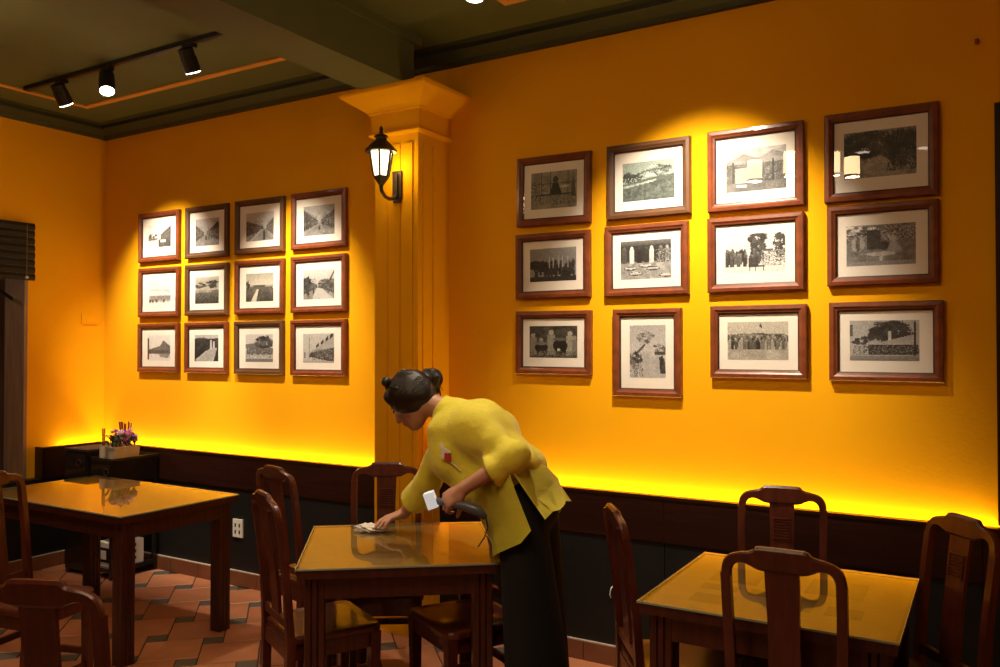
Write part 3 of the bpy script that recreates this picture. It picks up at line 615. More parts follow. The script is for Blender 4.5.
def picture(idx, x0, x1, z0, z1, label, group, fw=0.036, mfrac=(0.15, 0.15, 0.17, 0.17), frame=None, tilt=0.0):
    w, h = x1-x0, z1-z0
    t = empty('framed_photograph', ((x0+x1)/2, YB-0.004, z0), 0, label, 'picture', group)
    t.rotation_euler = (0, tilt, 0)
    w2 = w/2; fm = frame or M_FRAME
    dep = 0.028
    bm = B()
    outer = [(-w2, 0), (w2, 0), (w2, h), (-w2, h)]
    def loop(o_, y): return [bm.verts.new((x+(o_ if x < 0 else -o_), y, z+(o_ if z == 0 else -o_))) for x, z in outer]
    rows = [loop(0, 0), loop(0, -dep+0.004), loop(0.004, -dep), loop(fw*0.55, -dep-0.002), loop(fw*0.8, -dep+0.004), loop(fw, -dep+0.006), loop(fw, -0.004)]
    for a, c in zip(rows, rows[1:]):
        for i in range(4): bm.faces.new((a[i], a[(i+1)%4], c[(i+1)%4], c[i]))
    obj('frame', bm, fm, t)
    bm = B(); l1 = [(-w2+fw-0.001, fw-0.001), (w2-fw+0.001, fw-0.001), (w2-fw+0.001, h-fw+0.001), (-w2+fw-0.001, h-fw+0.001)]
    q = 0.006
    l2 = [(-w2+fw+q, fw+q), (w2-fw-q, fw+q), (w2-fw-q, h-fw-q), (-w2+fw+q, h-fw-q)]
    va = [bm.verts.new((x, -0.020, z)) for x, z in l1]; vb = [bm.verts.new((x, -0.017, z)) for x, z in l2]; vc = [bm.verts.new((x, -0.006, z)) for x, z in l2]
    for a, c in ((va, vb), (vb, vc)):
        for i in range(4): bm.faces.new((a[i], a[(i+1)%4], c[(i+1)%4], c[i]))
    obj('inner_lip', bm, M_LIP, t)
    iw, ih = w-2*fw, h-2*fw
    bm = B(); box(bm, -w2+fw, w2-fw, -0.010, -0.004, fw, h-fw); obj('mat_board', bm, M_MAT, t)
    l, r_, tp, bt = mfrac
    u0, u1 = -w2+fw+l*iw, w2-fw-r_*iw; v0, v1 = fw+bt*ih, h-fw-tp*ih
    P, tn = PICS[idx]
    g = np.clip(0.10+0.88*P.g+P.r.normal(0, 0.045, P.g.shape), 0.04, 1.0)
    lin = np.where(g < 0.04045, g/12.92, ((g+0.055)/1.055)**2.4)**1.12*0.72
    xs = np.linspace(u0, u1, NX+1); zs = np.linspace(v1, v0, NY+1)
    gX, gZ = np.meshgrid(xs, zs)
    co = np.stack([gX.ravel(), np.full(gX.size, -0.0106), gZ.ravel()], 1)
    ii, jj = np.meshgrid(np.arange(NX), np.arange(NY))
    a = (jj*(NX+1)+ii).ravel(); fa = np.stack([a+NX+1, a+NX+2, a+1, a], 1)
    me = bpy.data.meshes.new('photo_print'); me.from_pydata(co.tolist(), [], fa.tolist())
    ca = me.color_attributes.new('print', 'FLOAT_COLOR', 'CORNER')
    colr = np.ones((NX*NY, 4, 4)); L = lin.ravel()
    for c in range(3): colr[:, :, c] = (L*TINT[tn][c])[:, None]
    ca.data.foreach_set('color', colr.astype(np.float32).ravel())
    link('photo_print', me, M_PRINT, t)
    bm = B(); box(bm, -w2+fw+0.0005, w2-fw-0.0005, -0.0165, -0.0145, fw+0.0005, h-fw-0.0005); obj('glass_pane', bm, M_PANE, t)
    return t
SMALL = [
 ('small framed photo of a riverside townhouse, top left of its group', M_FRAME), ('small framed photo of a street with a hanging awning, top row', M_FRAMED),
 ('small framed photo of a lone figure in a street, top row', M_FRAMED), ('small framed photo of a wide street, nearest below the wall lantern', M_FRAME),
 ('small framed pale photo of carts, leftmost of its middle row', M_FRAME), ('small framed photo of low houses among trees, middle row', M_FRAMED),
 ('small framed photo of a white path to a long building', M_FRAME), ('small framed photo of a curving tree-lined street, middle row', M_FRAME),
 ('small framed photo of an island reflected in a lake, bottom left', M_FRAME), ('small framed dark photo of a bright bridge path, bottom row', M_FRAME),
 ('small framed photo of a big tree over a market, bottom row', M_FRAMED), ('small framed photo of balconied shop houses, bottom right of its group', M_FRAME)]
XS = [(-5.607, -5.143), (-5.072, -4.626), (-4.552, -4.086), (-4.016, -3.541)]
ZSR = [(2.236, 2.605), (1.824, 2.190), (1.415, 1.776)]
for i, (lab, fm) in enumerate(SMALL):
    r_, c_ = divmod(i, 4)
    picture(i, *XS[c_], *ZSR[r_], lab, 'small framed photographs', frame=fm, fw=0.034, mfrac=(0.17, 0.17, 0.19, 0.17), tilt=rnd.uniform(-0.006, 0.006))
LARGE = [
 (-2.300, -1.855, 2.258, 2.634, 'large framed photo of a weaver at a spinning wheel', (0.13, 0.13, 0.17, 0.18), 0.012),
 (-1.758, -1.314, 2.256, 2.638, 'large framed greenish photo of fields and trees', (0.13, 0.13, 0.20, 0.17), -0.004),
 (-1.229, -0.781, 2.250, 2.641, 'large framed photo of a market hall mirroring pendant lamps', (0.14, 0.12, 0.20, 0.17), 0.0),
 (-0.693, -0.234, 2.248, 2.645, 'large framed photo of a tree-shaded road, top right corner', (0.12, 0.13, 0.17, 0.2), 0.004),
 (-2.305, -1.856, 1.863, 2.216, 'large framed photo of a dark procession with banners', (0.13, 0.13, 0.17, 0.2), -0.003),
 (-1.770, -1.326, 1.860, 2.222, 'large framed photo of market women with baskets', (0.13, 0.15, 0.16, 0.17), -0.004),
 (-1.231, -0.783, 1.862, 2.221, 'large framed pale photo of a crowd beside a tall tree', (0.13, 0.13, 0.17, 0.2), 0.0),
 (-0.683, -0.237, 1.872, 2.230, 'large framed photo of a street food stall, right middle', (0.12, 0.14, 0.2, 0.18), 0.002),
 (-2.306, -1.851, 1.453, 1.794, 'large framed dark photo of villagers with big pots', (0.12, 0.13, 0.17, 0.2), 0.004),
 (-1.727, -1.363, 1.350, 1.793, 'upright framed photo of a boat on a river', (0.18, 0.17, 0.13, 0.16), 0.0),
 (-1.218, -0.772, 1.453, 1.797, 'large framed photo of rows of marching people', (0.12, 0.13, 0.16, 0.19), 0.0),
 (-0.677, -0.221, 1.449, 1.799, 'large framed photo of a shaded market street, bottom right', (0.13, 0.15, 0.17, 0.2), 0.002)]
for i, (x0, x1, z0, z1, lab, mf, tl) in enumerate(LARGE):
    picture(12+i, x0, x1, z0, z1, lab, 'large framed photographs', fw=0.035, mfrac=mf, frame=M_FRAMED if i in (1,) else M_FRAME, tilt=tl)

# ================================================================== TABLES
def table(x, y, rz, w, d, label, inlay=False, hgt=0.76, leg=0.078):
    t = empty('dining_table', (x, y, 0), rz, label, 'table', 'glass topped dining tables')
    a, c = w/2, d/2
    b = B(); box(b, -a+0.012, a-0.012, -c+0.012, c-0.012, hgt-0.036, hgt-0.0075); obj('table_top', b, M_TOP, t, bevel=0.003)
    b = B(); 
    for q in ((-a+0.004, a-0.004, -c+0.004, -c+0.014), (-a+0.004, a-0.004, c-0.014, c-0.004), (-a+0.004, -a+0.014, -c+0.014, c-0.014), (a-0.014, a-0.004, -c+0.014, c-0.014)):
        box(b, *q, hgt-0.042, hgt-0.0085)
    obj('edge_band', b, M_WOODT, t)
    b = B(); box(b, -a, a, -c, c, hgt-0.0065, hgt); g = obj('glass_top', b, M_GLASS, t)
    b = B(); e = 0.0022
    for q in ((-a-e, a+e, -c-e, -c+0.0005), (-a-e, a+e, c-0.0005, c+e), (-a-e, -a+0.0005, -c, c), (a-0.0005, a+e, -c, c)): box(b, *q, hgt-0.0068, hgt-0.0003)
    obj('glass_rim', b, M_EDGE, g)
    ins = 0.03
    for sx in (-1, 1):
        for sy in (-1, 1):
            cx, cy = sx*(a-ins-leg/2), sy*(c-ins-leg/2); hl = leg/2
            bm = B()
            for z0, z1, s in ((0, hgt-0.042, 1.0),):
                # square leg with two shallow grooves on each face
                pr = []
                for k in range(4):
                    ang = k*math.pi/2
                    for u, dd in ((-hl+0.004, 0), (-0.016, 0), (-0.012, 0.005), (-0.008, 0), (0.008, 0), (0.012, 0.005), (0.016, 0), (hl-0.004, 0)):
                        px, py = u, -hl+dd
                        pr.append((cx+px*math.cos(ang)-py*math.sin(ang), cy+px*math.sin(ang)+py*math.cos(ang)))
                prism(bm, pr, 'z', z0, z1)
            obj('leg', bm, M_WOODT, t)
    for s in (-1, 1):
        b = B(); box(b, -a+ins+leg-0.005, a-ins-leg+0.005, s*(c-ins-0.014)-0.012, s*(c-ins-0.014)+0.012, hgt-0.125, hgt-0.038); obj('apron', b, M_WOODT, t, bevel=0.002)
        b = B(); box(b, s*(a-ins-0.014)-0.012, s*(a-ins-0.014)+0.012, -c+ins+leg-0.005, c-ins-leg+0.005, hgt-0.125, hgt-0.038); obj('apron', b, M_WOODT, t, bevel=0.002)
    if inlay:
        for (u0, u1, v0, v1) in ((-0.27, -0.10, 0.02, 0.22), (-0.27, -0.14, -0.10, -0.03), (-0.10, -0.02, -0.10, -0.03), (0.06, 0.25, 0.02, 0.22), (0.02, 0.12, -0.20, -0.06), (0.16, 0.27, -0.20, -0.10), (-0.26, -0.12, -0.26, -0.16)):
            b = B(); box(b, u0, u1, v0, v1, hgt-0.0085, hgt-0.0070); obj('inlay', b, M_INLAY, t)
    return t
table(-4.425, 2.94, 0, 1.35, 0.745, 'long glass topped table in the left corner reflecting the planter')
table(-2.233, 2.852, R(38.5), 0.785, 0.775, 'square glass topped table being wiped by the waitress')
table(-0.662, 2.998, R(0.8), 0.785, 0.762, 'square table with inlaid rectangles under the large pictures', True)

# ================================================================== CHAIRS
def yb(z):                      # backward lean of the chair back
    t = max(0.0, (z-0.62)/0.4)
    return -0.195 - 0.01*max(0, (z-0.46)/0.2 if z < 0.66 else 1) - 0.052*t**1.25
def warp(bm):
    for v in bm.verts:
        v.co.z = 0.46+(v.co.z-0.46)*0.976
        v.co.y += yb(v.co.z)
def make_chair():
    t = empty('dining_chair', (0, 0, 0))
    # seat: soft-cornered panel
    def seat_outline(f, w1=0.200, w0=0.178):
        pts = []
        for cx, cy, a0, r in ((w1-0.05, 0.185-0.05, 0, 0.05), (-w1+0.05, 0.185-0.05, 90, 0.05), (-w0+0.02, -0.20+0.02, 180, 0.02), (w0-0.02, -0.20+0.02, 270, 0.02)):
            for k in range(5):
                a = R(a0+k*22.5); pts.append((cx+(r-f)*math.cos(a), cy+(r-f)*math.sin(a)))
        return pts
    b = B(); lay = [(0.006, 0.438), (0.0, 0.443), (0.0, 0.460), (0.004, 0.467), (0.012, 0.470), (0.045, 0.466)]
    rows = [[b.verts.new((x, y, z)) for x, y in seat_outline(min(f, 0.018)) ] for f, z in lay]
    # inner dish row shrunk about the centre
    rows[-1] = rows[-1]
    for v in rows[-1]: v.co.x *= 0.86; v.co.y *= 0.86
    n = len(rows[0])
    for p, q in zip(rows, rows[1:]):
        for i in range(n): b.faces.new((p[i], p[(i+1)%n], q[(i+1)%n], q[i]))
    b.faces.new(rows[0][::-1]); b.faces.new(rows[-1]); obj('seat', b, M_WOOD, t)
    # legs
    for s in (-1, 1):
        b = B(); sweep_rect(b, [(s*0.166, 0.150, 0.0), (s*0.168, 0.152, 0.2), (s*0.170, 0.154, 0.44)], [0.034, 0.038, 0.044], [0.034, 0.038, 0.044]); obj('leg', b, M_WOOD, t, bevel=0.004)
        b = B(); sweep_rect(b, [(s*0.160, -0.215, 0.0), (s*0.160, -0.197, 0.22), (s*0.160, -0.192, 0.47)], [0.032, 0.034, 0.036], [0.032, 0.034, 0.036]); obj('leg', b, M_WOOD, t, bevel=0.004)
    # aprons and stretchers
    b = B(); box(b, -0.155, 0.155, 0.145, 0.164, 0.375, 0.44); obj('seat_rail', b, M_WOOD, t, bevel=0.003)
    b = B(); box(b, -0.15, 0.15, -0.205, -0.188, 0.375, 0.44); obj('seat_rail', b, M_WOOD, t, bevel=0.003)
    for s in (-1, 1):
        b = B(); v = box(b, -0.009, 0.009, -0.18, 0.14, 0.375, 0.44)
        for p in v: p.co.x += s*(0.158 + 0.010*(p.co.y+0.18)/0.345)
        obj('seat_rail', b, M_WOOD, t, bevel=0.003)
        b = B(); v = box(b, -0.009, 0.009, -0.19, 0.14, 0.16, 0.19)
        for p in v: p.co.x += s*(0.158 + 0.010*(p.co.y+0.18)/0.345)
        obj('stretcher', b, M_WOOD, t, bevel=0.003)
    b = B(); box(b, -0.155, 0.155, 0.142, 0.158, 0.10, 0.13); obj('stretcher', b, M_WOOD, t, bevel=0.003)
    b = B(); box(b, -0.15, 0.15, -0.212, -0.195, 0.22, 0.25); obj('stretcher', b, M_WOOD, t, bevel=0.003)
    # back posts
    for s in (-1, 1):
        b = B(); zs = [0.46, 0.55, 0.65, 0.75, 0.85, 0.94]
        sweep_rect(b, [(s*(0.160-0.002*math.sin(i)), 0, z) for i, z in enumerate(zs)], [0.034, 0.032, 0.030, 0.029, 0.029, 0.029], [0.032, 0.030, 0.028, 0.027, 0.026, 0.026])
        warp(b); obj('back_post', b, M_WOOD, t, bevel=0.008, seg=2)
    # crest rail with raised middle, rounded shoulders and arched underside
    top = [(0.175, 0.93), (0.1745, 0.955), (0.168, 0.978), (0.155, 0.994), (0.138, 1.003), (0.115, 1.009), (0.092, 1.013), (0.081, 1.019), (0.074, 1.028), (0.066, 1.031), (0.0, 1.032)]
    bot = [(0.146, 0.93), (0.145, 0.950), (0.138, 0.966), (0.125, 0.975), (0.106, 0.976), (0.090, 0.969), (0.072, 0.960), (0.055, 0.957), (0.0, 0.957)]
    half = [(x, z) for x, z in top] + [(x, z) for x, z in bot[::-1]]
    b = B()
    ring = top + [(-x, z) for x, z in top[-2::-1]] + [(-x, z) for x, z in bot] + [(x, z) for x, z in bot[-2::-1]]
    nT = len(top)*2-1
    T = top + [(-x, z) for x, z in top[-2::-1]]; U = bot + [(-x, z) for x, z in bot[-2::-1]]
    # skin as strips between resampled top and bottom lines, so faces stay well shaped
    def resample(P, n):
        d = [0]
        for p, q in zip(P, P[1:]): d.append(d[-1]+math.hypot(q[0]-p[0], q[1]-p[1]))
        out = []
        for k in range(n):
            s_ = d[-1]*k/(n-1); i = max(j for j in range(len(d)) if d[j] <= s_+1e-9); i = min(i, len(P)-2)
            f = (s_-d[i])/max(d[i+1]-d[i], 1e-9); out.append((P[i][0]+(P[i+1][0]-P[i][0])*f, P[i][1]+(P[i+1][1]-P[i][1])*f))
        return out
    n = 45; T = resample(T, n); U = resample(U, n)
    th = 0.0135
    grid = []
    for (tx, tz), (ux, uz) in zip(T, U):
        row = []
        for f, yy in ((0.0, -th*0.5), (0.12, -th), (0.88, -th), (1.0, -th*0.5), (1.0, th*0.5), (0.88, th), (0.12, th), (0.0, th*0.5)):
            row.append(b.verts.new((ux+(tx-ux)*f, yy, uz+(tz-uz)*f)))
        grid.append(row)
    for p, q in zip(grid, grid[1:]):
        for i in range(8): b.faces.new((p[i], p[(i+1)%8], q[(i+1)%8], q[i]))
    b.faces.new(grid[0][::-1]); b.faces.new(grid[-1]); warp(b); obj('crest_rail', b, M_WOOD, t)
    # lower back rail and splat
    b = B(); box(b, -0.15, 0.15, -0.010, 0.010, 0.50, 0.535); warp(b); obj('lower_back_rail', b, M_WOOD, t, bevel=0.003)
    b = B(); zs = np.linspace(0.53, 0.962, 10); rr = []
    for z in zs:
        w = 0.047 + 0.002*math.cos((z-0.53)*14)
        rr.append([b.verts.new(p) for p in ((-w, -0.007, z), (w, -0.007, z), (w, 0.007, z), (-w, 0.007, z))])
    for p, q in zip(rr, rr[1:]):
        for i in range(4): b.faces.new((p[i], p[(i+1)%4], q[(i+1)%4], q[i]))
    b.faces.new(rr[0][::-1]); b.faces.new(rr[-1]); warp(b); spl = obj('splat', b, M_WOOD, t)
    # carved fret block on the face of the splat
    b = B()
    for k in range(6):
        z = 0.825+k*0.0115
        box(b, -0.034 if k % 2 else -0.026, 0.026 if k % 2 else 0.034, 0.005, 0.0125, z, z+0.0055)
    for x in (-0.036, 0.0305): box(b, x, x+0.0055, 0.005, 0.0125, 0.819, 0.895)
    for z in (0.813, 0.8945): box(b, -0.036, 0.036, 0.005, 0.0125, z, z+0.0055)
    warp(b); obj('carving', b, M_WOOD, spl)
    return t
CH = [
 ((-2.190, 1.425), (-0.419, 0.908), 'reddish chair nearest the camera, cut off at the bottom left'),
 ((-3.80, 2.165), (0.968, 0.250), 'chair at the left edge beside the long table'),
 ((-3.005, 3.175), (0.246, 0.969), 'chair between the long table and the wiped table, behind another chair'),
 ((-2.445, 2.616), (0.456, 0.890), 'chair standing at the near left side of the wiped table'),
 ((-2.536, 3.111), (0.565, -0.825), 'chair in front of the pillar, facing the wiped table'),
 ((-1.972, 2.968), (-0.476, -0.880), 'chair tucked under the wiped table beside the waitress'),
 ((-1.022, 2.978), (0.82, 0.572), 'chair seen edge-on at the left of the inlaid table'),
 ((-0.758, 3.358), (0.184, -0.983), 'chair between the inlaid table and the wainscot'),
 ((-0.564, 2.743), (-0.025, 1.000), 'dark chair with its back to the camera at the inlaid table'),
 ((-0.321, 3.132), (-0.766, -0.643), 'chair at the right edge of the photograph, turned toward the inlaid table')]
proto = make_chair()
for i, (xy, n, lab) in enumerate(CH):
    o = proto if i == 0 else copy_tree(proto)
    o.location = (xy[0], xy[1], 0); o.rotation_euler = (0, 0, math.atan2(n[1], n[0])-math.pi/2)
    tag(o, lab, 'chair', 'carved mahogany dining chairs')

# ================================================================== CORNER FURNITURE
cb = empty('corner_cabinet', (-5.62, 3.69, 0), 0, 'tall black lacquer cabinet in the corner with a ring pull', 'cabinet')
b = B(); box(b, -0.13, 0.13, -0.185, 0.185, 0.03, 0.865); obj('body', b, M_LACQ, cb, bevel=0.003)
b = B(); box(b, -0.14, 0.14, -0.195, 0.19, 0.865, 0.88); obj('top_board', b, M_MATT, cb, bevel=0.004)
for sx in (-1, 1):
    for sy in (-1, 1):
        b = B(); box(b, sx*0.11-0.018, sx*0.11+0.018, sy*0.16-0.018, sy*0.16+0.018, 0, 0.035); obj('foot', b, M_LACQ, cb)
b = B(); box(b, -0.118, 0.118, -0.197, -0.184, 0.06, 0.85); dr = obj('door', b, M_LACQ, cb, bevel=0.004)
def ring_pull(parent, x, y, z, r=0.024):
    b = B(); tube(b, [(x+r*math.cos(a), y-0.008, z-r*0.6+r*math.sin(a)) for a in np.linspace(0.0, 2*math.pi, 17)], 0.0042, 6)
    lathe(b, [(0.010, 0), (0.010, 0.004)], 10, (x, y-0.01, z+r*0.3)); obj('ring_pull', b, M_BRASS, parent)
ring_pull(dr, 0.055, -0.197, 0.80)
st = empty('side_stand', (-5.35, 3.70, 0), 0, 'black open stand beside the corner cabinet carrying the planter', 'stand')
b = B(); box(b, -0.125, 0.115, -0.185, 0.185, 0.80, 0.818); obj('top_board', b, M_LACQ, st, bevel=0.003)
b = B(); 
for q in ((-0.125, 0.115, -0.185, -0.177), (-0.125, 0.115, 0.177, 0.185), (-0.125, -0.117, -0.177, 0.177), (0.107, 0.115, -0.177, 0.177)): box(b, *q, 0.818, 0.832)
obj('tray_rim', b, M_BRASS, st)
b = B(); box(b, -0.118, 0.108, -0.178, 0.178, 0.66, 0.80); obj('drawer_box', b, M_LACQ, st)
b = B(); box(b, -0.112, 0.102, -0.188, -0.177, 0.67, 0.79); dr = obj('drawer', b, M_LACQ, st, bevel=0.003)
ring_pull(dr, 0.07, -0.188, 0.755)
for sx in (-0.107, 0.097):
    for sy in (-0.167, 0.167):
        b = B(); box(b, sx-0.012, sx+0.012, sy-0.012, sy+0.012, 0, 0.80); obj('leg', b, M_LACQ, st)
b = B(); box(b, -0.115, 0.105, -0.175, 0.175, 0.045, 0.075); obj('lower_shelf', b, M_LACQ, st)
wb = empty('white_box', (-5.355, 3.67, 0.0765), 0, 'white patterned box on the lower shelf of the black stand', 'box')
b = B(); box(b, -0.09, 0.09, -0.12, 0.12, 0, 0.165); obj('body', b, M_WHITE, wb, bevel=0.006)
for z in (0.04, 0.085, 0.13):
    b = B(); box(b, 0.088, 0.092, -0.075, 0.06, z-0.012, z+0.010); obj('grille_slot', b, M_BLACK, wb)
b = B(); box(b, -0.06, 0.05, -0.1225, -0.119, 0.03, 0.13); obj('front_panel', b, M_BLACK, wb)
b = B(); box(b, -0.04, 0.02, -0.125, -0.121, 0.05, 0.11); obj('front_label', b, M_WHITE, wb)
# planter with pink flowers
pl = empty('flower_planter', (-5.315, 3.655, 0.8195), 0, 'pale trough of pink and purple flowers on the black stand', 'planter')
pl.scale = (0.85, 0.75, 1.0)
M_POT = mat('pale_ceramic', (0.42, 0.36, 0.27), 0.5, 0.12, 14); M_LEAF = mat('leaf_green', (0.05, 0.085, 0.035), 0.5, 0.3, 20)
M_PINK = mat('pink_petal', (0.62, 0.20, 0.36), 0.6, 0.2, 20); M_PURP = mat('purple_petal', (0.27, 0.12, 0.42), 0.6, 0.2, 20); M_PALE = mat('pale_petal', (0.72, 0.50, 0.60), 0.6, 0.1, 20)
b = B(); w = [(0.075, 0.0), (0.082, 0.075), (0.086, 0.078), (0.086, 0.086), (0.076, 0.086), (0.072, 0.070)]
rows = [[b.verts.new((sx*(u-0.02), sy*(u+0.05), z)) for sx, sy in ((-1,-1),(1,-1),(1,1),(-1,1))] for u, z in w]
for p, q in zip(rows, rows[1:]):
    for i in range(4): b.faces.new((p[i], p[(i+1)%4], q[(i+1)%4], q[i]))
b.faces.new(rows[0][::-1]); b.faces.new(rows[-1]); obj('trough', b, M_POT, pl)
def leaf_mesh():
    b = B(); mid = [b.verts.new((0, u*0.055, 0.012*math.sin(u*3))) for u in (0, 0.35, 0.7, 1)]
    l = [b.verts.new((-w_, u*0.055, 0.012*math.sin(u*3)+0.005)) for u, w_ in ((0.35, 0.012), (0.7, 0.010))]; r = [b.verts.new((w_, u*0.055, 0.012*math.sin(u*3)+0.005)) for u, w_ in ((0.35, 0.012), (0.7, 0.010))]
    for f in ((mid[0], mid[1], l[0]), (mid[1], mid[2], l[1], l[0]), (mid[2], mid[3], l[1]), (mid[0], r[0], mid[1]), (mid[1], r[0], r[1], mid[2]), (mid[2], r[1], mid[3])): b.faces.new(f)
    ext = bmesh.ops.extrude_face_region(b, geom=list(b.faces))
    for v in ext['geom']:
        if isinstance(v, bmesh.types.BMVert): v.co.z += 0.0012
    bmesh.ops.recalc_face_normals(b, faces=b.faces)
    me = bpy.data.meshes.new('leaf'); b.to_mesh(me); b.free(); me.materials.append(M_LEAF); return me
LEAF = leaf_mesh()
for k in range(46):
    o = link('leaf', LEAF, None, pl); o.location = (rnd.uniform(-0.05, 0.05), rnd.uniform(-0.11, 0.11), 0.075+rnd.uniform(0, 0.045))
    o.rotation_euler = (rnd.uniform(0.1, 1.1), rnd.uniform(-0.5, 0.5), rnd.uniform(0, 6.28)); s = rnd.uniform(1.0, 1.7); o.scale = (s, s, s)
def bloom(m):
    b = B()
    for ring, n, r, z, t in ((0, 7, 0.019, 0.0, 0.3), (1, 6, 0.013, 0.005, 0.8)):
        for k in range(n):
            a = 2*math.pi*k/n + ring*0.4
            ca, sa = math.cos(a), math.sin(a)
            p = [(0.002, 0, z), (r*0.6, -r*0.34, z+r*0.45*t), (r, 0, z+r*0.8*t), (r*0.6, r*0.34, z+r*0.45*t)]
            lo = [b.verts.new((x*ca-y*sa, x*sa+y*ca, zz)) for x, y, zz in p]; hi = [b.verts.new((x*ca-y*sa, x*sa+y*ca, zz+0.0015)) for x, y, zz in p]
            b.faces.new(lo[::-1]); b.faces.new(hi)
            for i in range(4): b.faces.new((lo[i], lo[(i+1)%4], hi[(i+1)%4], hi[i]))
    lathe(b, [(0.0015, -0.05), (0.002, 0.0), (0.005, 0.004), (0.003, 0.008)], 6)
    bmesh.ops.recalc_face_normals(b, faces=b.faces)
    me = bpy.data.meshes.new('flower'); b.to_mesh(me); b.free(); me.materials.append(m); return me
BL = [bloom(M_PINK), bloom(M_PURP), bloom(M_PALE)]
for k in range(26):
    o = link('flower', BL[(0, 1, 2, 0, 1)[k % 5]], None, pl); o.location = (rnd.uniform(-0.05, 0.05), rnd.uniform(-0.10, 0.10), 0.135+rnd.uniform(-0.015, 0.05))
    o.rotation_euler = (rnd.uniform(-0.5, 0.5), rnd.uniform(-0.5, 0.5), rnd.uniform(0, 6)); s = rnd.uniform(1.2, 1.8); o.scale = (s, s, s)
sh = empty('chopstick_holder', (-5.43, 3.75, 0.8195), 0, 'pale holder full of red chopsticks behind the flowers', 'holder')
b = B(); lathe(b, [(0.038, 0), (0.040, 0.01), (0.040, 0.11), (0.036, 0.11), (0.036, 0.02)], 16); obj('cup', b, M_POT, sh)
M_STICK = mat('red_brown_stick', (0.16, 0.035, 0.015), 0.45, 0.2, 12)
for k in range(13):
    a = k*2.4; r = 0.026*math.sqrt((k+0.5)/13); b = B()
    x, y = r*math.cos(a), r*math.sin(a)
    tube(b, [(x*0.5, y*0.5, 0.02), (x*1.5, y*1.9, 0.235+rnd.uniform(-0.012, 0.012))], [0.003, 0.0048], 6); obj('chopstick', b, M_STICK, sh)
s2_ = empty('incense_cup', (-5.405, 3.565, 0.8195), 0, 'small pale cup with one red stick at the left of the flowers', 'cup')
b = B(); lathe(b, [(0.022, 0), (0.024, 0.01), (0.024, 0.09), (0.021, 0.09), (0.02, 0.02)], 14); obj('cup', b, M_POT, s2_)
for dx in (-0.006, 0.006):
    b = B(); tube(b, [(dx, 0, 0.02), (dx*1.8, 0.003, 0.21)], [0.0045, 0.0055], 6); obj('stick', b, M_STICK, s2_)

